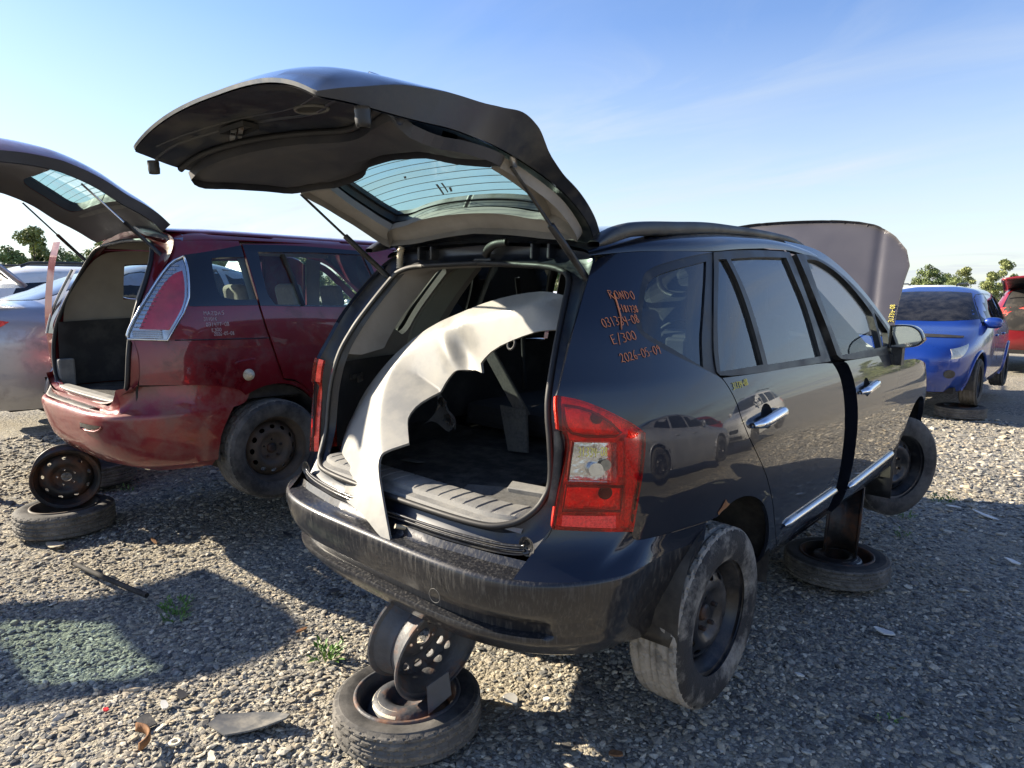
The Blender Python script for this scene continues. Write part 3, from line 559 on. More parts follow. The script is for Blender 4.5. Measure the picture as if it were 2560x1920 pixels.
# roof
ys = np.linspace(-.40, 1.32, 40); zc_ = pchip([-.40,-.3,0,.4,.8,1.2,1.4], [1.478,1.513,1.558,1.588,1.593,1.566,1.535])
tt = np.sin(np.linspace(-math.pi/2, math.pi/2, 41))
def roofpt(off=0):
    R = []
    for y in ys:
        zg = float(gut(y)); gx = float(CAR.x(y, zg)); z = zg + (zc_(y) - zg)*(1 - np.abs(tt)**2.2)**.36
        R.append(np.stack([gx*tt*(1 - abs(off)*.8), np.full(41, y), z - off], 1))
    return np.array(R)
grid('roof', roofpt(), M['navy'], car, flip=True); grid('headliner', roofpt(.045)[2:], M['trimgrey'], car)
for sg in (1, -1):
    rs = [(-.455,1.462,1.468),(-.435,1.464,1.482),(-.39,1.472,1.506),(-.31,1.492,1.530),(-.25,1.504,1.541),(.04,1.526,1.564),(.35,1.548,1.581),(.71,1.558,1.583),(1.12,1.552,1.575),(1.30,1.535,1.555),(1.42,1.512,1.520)]
    yy = np.linspace(-.455, 1.42, 60); zb = pchip([r[0] for r in rs], [r[1] for r in rs])(yy); zt = pchip([r[0] for r in rs], [r[2] for r in rs])(yy)
    th = np.arange(12)*2*math.pi/12; cs = np.sign(np.cos(th))*np.abs(np.cos(th))**.6; sn = np.sign(np.sin(th))*np.abs(np.sin(th))**.6
    cxx = .572 - .012*np.clip((yy - .9), 0, 1)
    grid('roof_rail', np.array([np.stack([sg*(cxx[i] + .024*cs), np.full(12, yy[i]), (zb[i]-.012+zt[i])/2 + (zt[i]-zb[i]+.012)/2*sn], 1) for i in range(60)]), M['black'], car, closed_v=True, flip=sg > 0)
# raised bonnet
ha = rad(62); hd1 = np.array([0, math.cos(ha), math.sin(ha)]); hn = np.array([0, -math.sin(ha), math.cos(ha)]); hO = np.array([0, 2.42, .96])
def hoodfn(x, s):
    b = .045*(1 - (x/.8)**2) + .03*np.sin(np.clip(s/.9, 0, 1)*math.pi) - .008*np.exp(-((np.abs(x) - .655 + .08*(s/.8))/.028)**2)
    return hO + np.outer(s, hd1) + np.outer(b, hn) + np.stack([x, 0*x, 0*x], 1)
ho = [(-.77,.08),(-.768,.40),(-.786,.618),(-.629,.811),(-.484,.876),(-.259,.902),(0,.906)]
hood = patch('raised_hood', hoodfn, ho + [(-x, s) for x, s in ho[:-1][::-1]], M['hoodgrey'], car, rim=.025, res=.012, it=1, flip=True)
hood.data.flip_normals()
writing('paint_writing', hoodfn, [('31334-08', (.758,.175), (.752,.292), .026)], M['yellow'], hood, .0022, off=.004, jit=.08)
# windscreen
ws = np.array([[(sx*(.70 - .14*t), 2.42 - .22*abs(sx)**2 - (1.12 - .06*abs(sx)**2)*t, 1.0 + .53*t - .02*abs(sx)**2*t) for sx in np.linspace(-1, 1, 15)] for t in np.linspace(0, 1, 8)])
grid('windscreen', ws, M['glass_clear'], car)
# door mirror
def blob(name, mat, parent, c, s, pw=.75, cut=None, nn=20):
    th = np.linspace(0, 2*math.pi, 2*nn, endpoint=False); ph = np.linspace(-math.pi/2, math.pi/2, nn)
    f = lambda a: np.sign(a)*np.abs(a)**pw
    P = np.array([[(c[0] + s[0]*f(math.cos(p)*math.cos(t)), c[1] + s[1]*f(math.sin(p)), c[2] + s[2]*f(math.cos(p)*math.sin(t))) for t in th] for p in ph])
    return grid(name, P, mat, parent, closed_v=True)
for sg in (1, -1):
    mo = [(.855,1.131),(.915,1.139),(.965,1.137),(1.008,1.108),(1.026,1.060),(1.000,1.026),(.93,1.012),(.856,1.007)]
    mc = np.array([.94, 1.075]); rows = []; mp_ = chaikin(mo, 3, 50)
    for y, f_ in ((1.995,.97),(2.0,1.),(2.03,1.03),(2.07,1.0),(2.105,.86),(2.13,.6),(2.14,.05)):
        q = mc + (mp_ - mc)*f_; rows.append(np.stack([sg*q[:, 0], np.full(len(q), y), q[:, 1]], 1))
    mi = grid('door_mirror', np.array(rows), M['navy'], car, closed_v=True, flip=sg < 0)
    q = mc + (mp_ - mc)*.985; bb = [np.stack([sg*(mc + (mp_-mc)*f_)[:, 0], np.full(len(q), y), (mc + (mp_-mc)*f_)[:, 1]], 1) for y, f_ in ((1.992,.99),(1.990,.93),(2.0,.88))]
    grid('mirror_rim', np.array(bb), M['black'], mi, closed_v=True, flip=sg < 0)
    patch('mirror_glass', lambda u, v: np.stack([sg*u, 2.003 - .06*(u-.94), v], 1), list(map(tuple, mc + (np.array(mo)-mc)*.88)), M['mirror'], mi, res=.03)
    mesh('mirror_stalk', *join([box_geo((sg*.90, 2.03, .965), (.055, .06, .10)), box_geo((sg*.865, 2.04, .945), (.05, .12, .06))]), M['black'], mi, False)
    if sg == 1:
        writing('mirror_lettering', lambda u, v: np.stack([u, 2.003 - .06*(u-.94), v], 1), [('OBJECTS IN MIRROR', (.935,1.034), (1.0,1.030), .0045), ('ARE CLOSER', (.945,1.025), (.985,1.0225), .0045)], M['whitemark'], mi, .0005, off=.0015)
# bumper
def sup(th, Wd, yr, m, y0=.4):
    c, s = np.cos(th), np.sin(th); return Wd*np.sign(c)*np.abs(c)**(2/m), y0 - (y0 - yr)*np.abs(s)**(2/m)
LV = [(.17,.80,-.70,3.5,0,-.33),(.19,.835,-.77,3.6,0,-.32),(.22,.85,-.82,3.7,0,-.305),(.262,.866,-.852,3.9,0,-.285),(.280,.870,-.868,4.0,0,-.278),(.292,.872,-.872,4.0,0,-.273),(.302,.874,-.868,4.0,0,-.27),(.310,.875,-.874,4.0,.032,-.265),(.335,.879,-.878,4.1,.036,-.252),(.356,.882,-.884,4.1,.030,-.243),(.366,.884,-.888,4.1,0,-.237),(.40,.889,-.902,4.2,0,-.222),(.44,.893,-.910,4.25,0,-.205),(.47,.895,-.913,4.3,0,-.190),(.488,.896,-.912,4.3,0,-.180),(.496,.8955,-.907,4.3,0,-.173),(.500,.8945,-.900,4.3,0,-.170)]
nb_ = 121; rows = []
for z, Wd, yr, m, rc, ye in LV:
    t0 = math.asin(min(1, ((.4 - ye)/(.4 - yr))**(m/2))); th = np.linspace(t0, math.pi - t0, nb_); x, y = sup(th, Wd, yr, m)
    wq = np.clip((y + .62)/.36, 0, 1); wq = wq*wq*(3-2*wq); x = np.sign(x)*(np.abs(x)*(1-wq) + wq*(CAR.x(y, np.full(nb_, max(z, .28))) - (.03*((.28-z)/.11)**2 if z < .28 else 0)))
    k = np.clip((.70 - np.abs(x))/.07, 0, 1); k = k*k*(3-2*k); rows.append(np.stack([x, y + rc*k, np.full(nb_, z)], 1))
bp = autosmooth(grid('rear_bumper', np.array(rows), M['navy_bumper'], car, flip=False), 50)
edge = rows[-1]
for sg in (1, -1):
    # corner caps from the bumper edge up to the lamp and the side seam
    e = edge[edge[:, 0]*sg > .602]; e = e if sg > 0 else e[::-1]
    top2 = np.array([(-.170,.5665)] + [(-.238,.565),(-.400,.561),(-.464,.560),(-.484,.571),(-.489,.594),(-.56,.606),(-.624,.615),(-.712,.627)])
    dt = densify(top2, .01, False); e3 = densify(e, .01, False)
    rs_ = lambda A_, n_: np.stack([np.interp(np.linspace(0, 1, n_), np.linspace(0, 1, len(A_)), A_[:, k]) for k in range(A_.shape[1])], 1)
    # match by fraction of length, corner to corner
    def split(A_, key, n1, n2):
        i = int(np.argmin(np.linalg.norm(A_ - np.array(key), axis=1))); return np.vstack([rs_(A_[:i+1], n1), rs_(A_[i:], n2)[1:]])
    tp = split(dt, (-.484,.571), 14, 14); t3 = CAR.side(1)(tp[:, 0], tp[:, 1]) + np.array([.001, -.001, 0])
    e3 = np.abs(e3)*np.array([1, -1, 1]) if False else np.stack([np.abs(e3[:, 0]), e3[:, 1], e3[:, 2]], 1)
    e4 = split(e3, (.80,-.70,.5), 14, 14)
    rr_ = []
    for s in np.linspace(0, 1, 9):
        b = e4*(1-s) + t3*s; o = .020*math.sin(math.pi*s)*np.clip(np.linspace(0, 1, len(b))*4, 0, 1); dd = np.stack([.6*o, -.6*o, .3*o], 1)
        rr_.append(b - dd*.55)
    A_ = np.array(rr_); A_[:, :, 0] *= sg
    grid('bumper_corner', A_, M['navy'], bp, flip=sg < 0)
ce = edge[np.abs(edge[:, 0]) < .64]; sr = []
for dyy, z in ((0,.500),(.012,.5035),(.035,.506),(None,.522),(None,.534)):
    if dyy is None:
        inn = np.stack([ce[:, 0]*.985, np.interp(np.abs(ce[:, 0]), [0,.3,.5,.64], [-.842,-.835,-.803,-.770]), np.full(len(ce), z)], 1)
        if z < .53: inn[:, 1] -= .012; inn[:, 2] = .512
        sr.append(inn)
    else: p = ce.copy(); p[:, 1] += dyy; p[:, 2] = z; sr.append(p)
autosmooth(grid('bumper_step', np.array(sr), M['navy_bumper'], bp), 40)
# scratches on the bumper: a thin pen ring with a line, and yellow writing on the left corner
rl = curve([(.345,-.915,.465),(.34,-.915,.44),(.338,-.913,.415)], .02, 1); tube('scratch', rl, .0009, M['seal_dusty'], bp, n=5)
tube('scratch', [(.345+.024*math.cos(t), -.9065-.001, .388+.022*math.sin(t)) for t in np.arange(24)*2*math.pi/24], .0010, M['seal_dusty'], bp, n=5, closed=True)
# boot opening: flange between the outer edge and the rubber seal
EH = [(0,-.843,.535),(.3,-.836,.537),(.5,-.803,.538),(.60,-.775,.548),(.638,-.73,.60),(.643,-.712,.628),(.650,-.693,.765),(.652,-.686,.87),(.638,-.690,.92),(.627,-.686,1.02),(.615,-.645,1.09),(.598,-.578,1.207),(.561,-.470,1.342),(.531,-.385,1.428),(.45,-.372,1.448),(.30,-.368,1.460),(0,-.372,1.474)]
SH = [(0,-.802,.602),(.3,-.797,.602),(.46,-.778,.603),(.535,-.735,.625),(.575,-.69,.67),(.593,-.66,.73),(.592,-.655,.79),(.580,-.651,.88),(.568,-.647,.934),(.557,-.637,.99),(.547,-.610,1.065),(.521,-.552,1.166),(.485,-.472,1.277),(.463,-.422,1.341),(.44,-.405,1.372),(.36,-.39,1.396),(0,-.372,1.408)]
def loop(Hf): return curve([(-x, y, z) for x, y, z in Hf[::-1]] + list(Hf[1:]), .02, 2)
def resamp(A_, n_):
    d = np.concatenate([[0], np.cumsum(np.linalg.norm(np.diff(A_, axis=0), axis=1))]); u = np.linspace(0, d[-1], n_); return np.stack([np.interp(u, d, A_[:, k]) for k in range(3)], 1)
def mloop(Hf, n_=9):
    a = np.array([(-x, y, z) for x, y, z in Hf[::-1]] + list(Hf[1:])); out = []
    for i in range(len(a)-1):
        for j in range(n_): out.append(a[i] + (a[i+1]-a[i])*j/n_)
    out.append(a[-1]); o = np.array(out)
    for _ in range(12): o[1:-1] = .25*o[:-2] + .5*o[1:-1] + .25*o[2:]
    return o
Eo, So = mloop(EH), mloop(SH)
inw = np.array([0, 1., 0])
autosmooth(grid('opening_flange', np.array([Eo + [0,.0,0], Eo*[.992,1,1] + inw*.022, Eo*.6+So*.4 + inw*.030, Eo*.35+So*.65 + inw*.026, Eo*.1+So*.9 + inw*.004, So + inw*.008, So*[.975,1,1] + inw*.03]), M['navy_in'], car, flip=False), 40)
tube('boot_seal', So + [0, -.006, 0], .0105, M['rubber'], car, n=8)
lowm = So[(So[:, 2] < .9)]
tube('boot_seal', So[[i for i in range(len(So)) if So[i, 0] < -.3 and So[i, 2] > .62]] + [.006, -.012, 0], .006, M['seal_dusty'], car, n=6)
for k, (dz, dy_) in enumerate(((.012,-.008),(.026,-.016))):
    b = Eo[(Eo[:, 2] < .552)]; tube('sill_rib', b + [0, dy_*.3 + .012, dz], .005, M['navy_bumper'], car, n=6)
for sg in (1, -1): mesh('bump_stop_seat', *lathe_geo([(.0,.006),(.012,.006),(.016,.0),(.03,-.004)], 18, 1), M['navy_bumper'], car).location = (sg*.592, -.765, .575); bpy.context.view_layer.update()
# ------------------------------------------------------------------ cabin
INN = [(-.335,1.40),(-.40,1.33),(-.49,1.205),(-.555,1.085),(-.575,.985)]
def inset(sg, d):
    f = CAR.side(1)
    def g(y, z):
        p = f(y, z); p = p + np.stack([0*y - d, 0*y, 0*y], -1); p[..., 0] = np.maximum(p[..., 0], .3); p[..., 0] *= sg; return p
    return g
QH = [(-0.05,1.405),(-0.160,1.385),(-0.227,1.362),(-0.270,1.331),(-0.328,1.252),(-0.347,1.219),(-0.348,1.195),(-0.331,1.177),(-0.271,1.146),(-0.194,1.104),(-0.150,1.082),(-.118,1.10),(-0.085,1.18),(-0.02,1.28),(0.045,1.375),(.03,1.400)]
for sg in (1, -1):
    patch('cabin_trim', inset(sg, .055), INN + [(.0,.985),(.10,1.03),(.13,1.12),(.20,1.27),(.29,1.40),(.26,1.44),(.05,1.44),(-.2,1.425)], M['trimgrey'], car, holes=[QH], rim=-.03, res=.03, flip=sg < 0)
    patch('pillar_trim', inset(sg, .068), [(-.10,1.035),(-.06,1.02),(.02,1.03),(.055,1.10),(.13,1.25),(.215,1.37),(.235,1.405),(.20,1.42),(.13,1.405),(.07,1.375),(.0,1.28),(-.065,1.18),(-.10,1.10)], M['trimlight'], car, rim=-.02, res=.025, flip=sg < 0)
    patch('boot_side_trim', inset(sg, .075), [(-.575,.99),(-.575,.80),(-.575,.62),(1.0,.60),(1.0,.99)], M['trimdark'], car, res=.05, flip=sg < 0)
    patch('door_trim', inset(sg, .06), [(1.0,1.0),(1.0,.30),(2.3,.30),(2.2,.97)], M['trimdark'], car, res=.08, flip=sg < 0)
    patch('boot_handle', inset(sg, .085), [(-.50,.93),(-.42,.93),(-.41,.89),(-.44,.885),(-.445,.91),(-.50,.905)], M['plastic'], car, rim=.008, res=.02, flip=sg < 0)
    tube('seat_belt', [(sg*.60, .52, 1.36), (sg*.62, .60, 1.05), (sg*.62, .62, .75)], .014, M['rubber'], car, n=6)
def slab(name, V4, t, mat, parent):
    V = np.array(V4, float); n = np.cross(V[1]-V[0], V[3]-V[0]); n /= np.linalg.norm(n)
    W_ = np.vstack([V, V - n*t]); return bevel(mesh(name, W_, [(0,1,2,3),(7,6,5,4),(0,4,5,1),(1,5,6,2),(2,6,7,3),(3,7,4,0)], mat, parent, False), .004, 1)
slab('boot_floor', [(-.60,-.70,.595),(.60,-.70,.595),(.64,.95,.60),(-.64,.95,.60)], .03, M['carpet'], car)
slab('boot_floor', [(-.45,-.60,.606),(.30,-.56,.606),(.30,-.10,.615),(-.50,-.10,.615)], .012, M['carpet'], car)
slab('felt_board', [(.16,-.63,.608),(.52,-.60,.612),(.53,-.40,.640),(.13,-.56,.622)], .010, M['carpetlit'], car)
slab('boot_bar', [(.30,-.535,.640),(.50,-.50,.648),(.50,-.455,.655),(.28,-.485,.650)], .028, M['scuff'], car)
slab('belt_bracket', [(-.335,.0,1.03),(-.275,.0,1.05),(-.02,-.03,.78),(-.08,-.03,.76)], .02, M['carpetlit'], car)
slab('belt_bracket', [(-.19,-.03,.80),(-.03,-.04,.80),(.0,-.06,.62),(-.11,-.06,.61)], .02, M['carpetlit'], car)
fl = np.array([[(-.42 + .2*u + .03*math.sin(5*v), -.30 + .12*math.sin(3*u + 2*v)*.5 + .05*v, .71 + .17*v - .05*u*v + .02*math.sin(9*u)) for u in np.linspace(0, 1, 12)] for v in np.linspace(0, 1, 10)])
tag(grid('plastic_sheet', fl @ np.array(MW.to_3x3()).T + np.array(MW.translation), M['clearplastic']), 'crumpled milky plastic sheet inside the dark boot behind the loose fender', 'plastic sheet')
slab('floor_scrap', [(-.30,-.52,.622),(-.22,-.50,.622),(-.20,-.47,.622),(-.29,-.48,.622)], .004, M['seal_dusty'], car)
# scuff plate with ribs on the sill
sp_ = []
xs = np.linspace(-.53, .545, 300); prof = [(-.795,.604),(-.785,.616),(-.762,.621),(-.755,.634),(-.742,.640),(-.69,.642),(-.655,.640),(-.640,.628)]
for x in xs:
    e = .045*np.clip((abs(x) - .38)/.16, 0, 1)**2; rb = .0035*(math.sin((x*.97)*2*math.pi/.058) > .86)
    sp_.append([(x, y + e*1.2, z - (rb if -.75 < y < -.65 else 0) - .010*np.clip((abs(x)-.50)/.04, 0, 1)) for y, z in prof])
autosmooth(grid('scuff_plate', np.array(sp_), M['scuff'], car), 25)
def seat(x, y, mat, parent):
    def rb(c, s, rot=0):
        b = box_geo((0, 0, 0), s); return xf(b, c, (rot, 0, 0))
    o = mesh('seat', *join([rb((x, y+.28, .62), (.48, .5, .16), rad(6)), rb((x, y-.06, .90), (.46, .13, .60), rad(14))]), mat, parent, False); bevel(o, .05, 4); o.data.polygons.foreach_set('use_smooth', np.ones(len(o.data.polygons), bool))
    h = mesh('headrest', *rb((x, y-.155, 1.27), (.27, .09, .19), rad(12)), mat, o, False); bevel(h, .04, 4)
for x in (-.36, .36): seat(x, 1.30, M['seat'], car)
o = bbox('folded_seat', (-.33, .55, .68), (.58, .8, .12), M['seat'], car, .04); o = bbox('folded_seat', (.33, .62, .68), (.58, .7, .12), M['seat'], car, .04)
bbox('dashboard', (0, 2.12, .90), (1.36, .46, .24), M['trimdark'], car, .06)
tube('steering_wheel', [(-.36 + .185*math.cos(t), 1.84 + .08*math.sin(t), .93 + .165*math.sin(t)) for t in np.arange(32)*2*math.pi/32], .016, M['black'], car, closed=True)
bbox('wheel_boss', (-.36, 1.85, .93), (.16, .06, .12), M['trimdark'], car, .02)
bbox('inside_mirror', (0, 1.62, 1.37), (.24, .03, .07), M['black'], car, .015)
bbox('underbody', (0, 1.40, .185), (1.36, 3.3, .05), M['under'], car, .01)
bbox('spare_well', (0, -.30, .27), (.9, .60, .20), M['under'], car, .05)
bbox('bulkhead', (0, 2.35, .60), (1.4, .06, .75), M['under'], car, .01)
bbox('engine_bay', (0, 2.9, .52), (1.25, 1.0, .60), M['under'], car, .05)
bbox('front_panel', (0, 3.35, .58), (1.3, .12, .42), M['under'], car, .03)
mesh('bumper_bracket', *join([box_geo((.70, 3.42, .62), (.08, .16, .05)), box_geo((.74, 3.48, .60), (.05, .05, .09))]), M['cream'], car, False)
bbox('jack_beam', (0, 1.95, .18), (1.40, .12, .06), M['under'], car, .01)
Sh_ = np.vstack([So[-58:], So[1:58]])
hm = grid('header_trim', np.array([Sh_ + [0, .012, -.004], Sh_*[.97,1,1] + [0, .09, -.012], Sh_*[.95,1,1] + [0, .20, .01]]), M['trimgrey'], car)
# hanging wheels
wheel(car, (.770, 0, .159), 0, False, 'tyre_mud', 'rim'); wheel(car, (-.770, 0, .159), 0, True, 'tyre_mud', 'rim')
wheel(car, (.765, 2.70, .192), rad(-29), False, 'tyre', 'rim', roll=.5); wheel(car, (-.765, 2.70, .192), rad(-29), True, 'tyre', 'rim')
# ------------------------------------------------------------------ tailgates
class Gate:
    def __init__(s, prof, hw, send, B=.18, xw=.905, xr=.58):
        p = np.array(prof); sv = np.concatenate([[0], np.cumsum(np.hypot(*np.diff(p, axis=0).T))])
        s.fy = pchip(sv, p[:, 0]); s.fz = pchip(sv, p[:, 1]); s.hw = pchip(*zip(*hw)); s.send = pchip(*zip(*send)); s.B = B; s.xw = xw; s.xr = xr
    def at(s, x, v, off=0.):
        x = np.asarray(x, float); v = np.asarray(v, float); e = 1e-3
        ty = s.fy(v+e) - s.fy(v-e); tz = s.fz(v+e) - s.fz(v-e); l = np.hypot(ty, tz); ny, nz = tz/l, -ty/l
        b = lambda x: (1 - np.clip(np.abs(x)/s.xw, 0, .999)**2.6)**(1/2.6)
        bb = (b(x) - b(s.xr))/(1 - b(s.xr))*np.interp(v, [0,.25,.5,1.1], s.B) + off
        return np.stack([x, s.fy(v) + ny*bb, s.fz(v) + nz*bb], -1)
    def layer(s, off): return lambda x, v: s.at(x, v, off)
    def outline(s, v0=-.02, inset=0, n=26):
        vs = [v for v in np.linspace(v0, float(s.send(np.array(.515))) - .01 - inset, n)]
        L_ = [(float(s.hw(np.array(v))) - inset, v) for v in vs]; xs = np.linspace(float(s.hw(np.array(vs[-1]))) - inset - .01, 0, 10)
        bt = [(x, float(s.send(np.array(x))) - inset) for x in xs]
        h = L_ + bt; return h + [(-x, v) for x, v in h[:-1][::-1]]
def gate_skin(gt, name, eo, crown, mat, inmat, parent, hole, hwo):
    """outer skin set off from the inner frame by the edge height eo(v), plus the side wall joining the two."""
    eo = pchip(*zip(*eo)); keep = gt.hw
    ol = chaikin(gt.outline(), 1, 200); gt.hw = pchip(*zip(*hwo)); oo = chaikin(gt.outline(), 1, 200); gt.hw = keep
    od = densify(oo, .02); end = float(gt.send(np.array(.52)))
    def edge(x, v): return eo(np.clip(v + (end - gt.send(np.abs(x))), 0, end))
    def P(x, v):
        d = polydist(od, np.stack([np.ravel(x), np.ravel(v)], 1)).reshape(np.shape(x)); k = np.exp(-np.maximum(d - .004, 0)/.10); return gt.at(x, v, edge(x, v)*k + crown*(1 - k))
    o = patch(name, P, oo, mat, parent, holes=[hole], rim=0, res=.03, it=0)
    A_, B_ = densify(ol, 9), densify(oo, 9)
    rows = [gt.at(A_[:, 0]*(1-s)+B_[:, 0]*s, A_[:, 1]*(1-s)+B_[:, 1]*s, edge(B_[:, 0], B_[:, 1])*s) for s in (0, .12, .5, .9, 1)]
    autosmooth(grid('side_wall', np.array(rows), inmat, parent, closed_v=True), 40)
    hd = densify(chaikin(hole, 2), .02); V = [gt.at(hd[:, 0], hd[:, 1], s*crown) for s in (0, .5, 1)]; grid('window_reveal', np.array(V), inmat, parent, closed_v=True)
    return o
GT = Gate([(-.35,1.435),(-.39,1.475),(-.465,1.525),(-.60,1.595),(-.788,1.655),(-.95,1.688),(-1.10,1.703),(-1.30,1.695),(-1.42,1.672),(-1.52,1.64)],
  [(-.03,.48),(.05,.515),(.11,.535),(.2,.55),(.32,.555),(.45,.550),(.55,.560),(.65,.575),(.75,.588),(.85,.590),(.91,.584),(.965,.568),(1.02,.545),(1.075,.512)],
  [(0,1.045),(.15,1.048),(.3,1.058),(.45,1.076),(.52,1.086)], B=(.05,.09,.11,.12))
mir = lambda h: h + [(-x, v) for x, v in h[::-1]]
GV = mir([(0,.184),(.12,.182),(.25,.172),(.33,.157),(.40,.167),(.43,.225),(.437,.32),(.425,.40),(.40,.445),(.30,.435),(.222,.447),(.16,.485),(.108,.49),(0,.50)])
GH = mir([(0,.172),(.12,.170),(.25,.160),(.34,.145),(.412,.158),(.445,.225),(.452,.32),(.44,.41),(.41,.475),(.30,.51),(.15,.525),(0,.53)])
gate = bpy.data.objects.new('tailgate', None); COL.objects.link(gate); gate.parent = car
gate_skin(GT, 'outer_panel', [(0,.03),(.32,.035),(.42,.06),(.5,.112),(.55,.122),(.62,.104),(.7,.09),(.9,.072),(1.03,.03),(1.086,.010)], .052, M['navy'], M['navy_in'], gate, GH,
  [(-.03,.50),(.05,.525),(.13,.553),(.32,.592),(.455,.608),(.53,.615),(.565,.612),(.62,.600),(.7,.602),(.85,.600),(.91,.592),(.965,.575),(1.02,.55),(1.075,.515)])
fi = patch('inner_frame', GT.layer(-.004), GT.outline(), M['navy_in'], gate, holes=[GH], rim=0, res=.03, it=1, flip=True)
gl_ = patch('rear_window', GT.layer(.035), GH, M['glass_rear'], gate, res=.04)
for k in range(9):
    v = .205 + k*.031; xs = np.linspace(-.43, .43, 40); tube('heater_line', GT.at(xs, v + 0*xs, .032), .0012, M['wire'], gl_, n=4)
gfr = patch('window_seal', GT.layer(.026), [(x*1.005, v) for x, v in GH], M['frit'], gate, holes=[[(x*.972, .30 + (v-.30)*.955) for x, v in GH]], rim=0, res=.03, flip=True)
# trim around the window: grey arms and a grey strip, dark lower panel
for sg in (1, -1):
    arm = [(sg*x, v) for x, v in [(.405,.160),(.440,.148),(.485,.075),(.508,.10),(.528,.20),(.538,.30),(.530,.40),(.526,.48),(.515,.515),(.415,.455),(.43,.40),(.442,.32),(.435,.225)]]
    patch('window_trim', GT.layer(-.016), arm, M['trimgrey'], gate, rim=.03, res=.025, flip=True)
patch('window_trim', GT.layer(-.014), mir([(0,.184),(.12,.182),(.25,.172),(.33,.157),(.40,.163),(.436,.145),(.478,.080),(.36,.062),(.2,.075),(0,.088)]), M['trimgrey'], gate, rim=.03, res=.03, flip=True)
lp = mir([(0,.50),(.108,.49),(.16,.485),(.222,.447),(.30,.435),(.40,.445),(.42,.46),(.515,.515),(.545,.545),(.568,.612),(.597,.71),(.622,.82),(.612,.87),(.585,.895),(.53,.885),(.47,.852),(.40,.805),(.30,.755),(.18,.71),(.07,.668),(0,.660)])
LPO = densify(chaikin(lp, 1), .02)
def lpfn(x, v):
    d = np.clip((-.004 + polydist(LPO, np.stack([np.ravel(x), np.ravel(v)], 1)).reshape(np.shape(x)))/.05, 0, 1); return GT.at(x, v, -.012 - .030*np.sin(d*math.pi/2))
lpn = patch('lower_trim', lpfn, lp, M['gateplastic'], gate, rim=.03, res=.028, it=1, flip=True)
hl = [(x, v) for x, v in [(-.575,.925),(-.555,.919),(-.496,.896),(-.44,.858),(-.359,.805),(-.258,.755),(-.155,.715),(-.053,.680),(0,.674),(.053,.680),(.155,.715),(.258,.755),(.359,.805),(.44,.858),(.496,.896),(.555,.919),(.575,.925)]]
c = curve(hl, .02, 2); tube('tailgate_weather_lip', GT.at(c[:, 0], c[:, 1], -.012), .010, M['rubber'], gate, n=8)
c = curve([(x*.95, v + .085 + .03*(1-abs(x)/.58)) for x, v in hl], .02, 2); tube('pressed_rib', GT.at(c[:, 0], c[:, 1], -.003), .007, M['navy_in'], gate, n=8)
c = curve([(x*.97, v + .125 + .05*(1-abs(x)/.58)) for x, v in hl[2:-2]], .02, 2); tube('pressed_rib', GT.at(c[:, 0], c[:, 1], -.002), .005, M['navy_in'], gate, n=8)
lt = np.array([(.055+.062*math.cos(t), .815 + .040*math.sin(t)*(1 if math.sin(t) > 0 else .6)) for t in np.arange(32)*2*math.pi/32])
tube('latch_hole_rim', GT.at(lt[:, 0], lt[:, 1], -.006), .005, M['seal_dusty'], gate, n=6, closed=True)
patch('latch_cavity', GT.layer(-.0055), [tuple(a) for a in lt], M['under'], gate, res=.03, flip=True)
patch('lock_plate', GT.layer(-.020), [(-.272,.893),(-.252,.884),(-.327,.855),(-.345,.863)], M['bare'], gate, rim=.006, res=.02, it=0, flip=True)
patch('lock_plate', GT.layer(-.020), [(-.240,.883),(-.223,.876),(-.306,.843),(-.316,.851)], M['bare'], gate, rim=.006, res=.02, it=0, flip=True)
patch('lock_bracket', GT.layer(-.012), [(-.30,.915),(-.19,.895),(-.20,.84),(-.29,.85)], M['navy_in'], gate, rim=.015, res=.03, it=0, flip=True)
def peg(name, x, v, r, l, mat, o0=0.):
    a, b = GT.at(np.array([x, x]), np.array([v, v]), 0), GT.at(np.array([x, x]), np.array([v, v]), -.1)
    d = (b[0]-a[0])/np.linalg.norm(b[0]-a[0]); return tube(name, np.array([a[0] + d*(o0 + l*t) for t in (0, .2, .4, .6, .8, .97, 1)]), np.array([1, 1.06, 1, 1.06, 1, .95, .6])*r, mat, gate, n=14)
peg('stop_buffer', .560, 1.015, .017, .042, M['black']); peg('stop_buffer', -.560, 1.015, .017, .042, M['black'])
for x, v in ((.455,.635),(-.455,.635)): patch('hook_bracket', GT.layer(-.02), [(x-.03,v-.02),(x+.03,v-.02),(x+.03,v+.03),(x-.03,v+.03)], M['navy_in'], gate, rim=.02, res=.03, flip=True)
for sg in (1, -1):
    tube('strut_ball', GT.at(np.array([sg*.530]*2), np.array([.50]*2), 0) + np.array([[0,0,0],[0,.004,-.03]]), .010, M['bare'], gate)
    a = np.array([sg*.515, -.400, 1.352]); b = GT.at(np.array(sg*.530), np.array(.50), -.03); m_ = a + (b-a)*.52
    st = tube('gas_strut', np.array([a, a + (m_-a)*.5, m_, m_ + (b-a)*.004]), np.array([.0115,.0115,.0115,.006]), M['black'], gate, n=12); tube('strut_rod', np.array([m_, (m_+b)/2, b]), .0052, M['black'], st, n=8)
    tube('strut_ball', np.array([a + [sg*.0, .02, -.004], a]), .014, M['bare'], gate)
    for dxx in (.0, .075):
        bbox('hinge', (sg*(.262+dxx), -.362, 1.448), (.012, .05, .055), M['navy_in'], gate, .004)
cp = curve([(-.455,-.372,1.475),(-.462,-.378,1.45),(-.458,-.382,1.415),(-.452,-.388,1.385)], .006, 2)
tube('cable_boot', cp, .012 + .0035*(np.arange(len(cp)) % 2), M['cream'], gate, n=10)
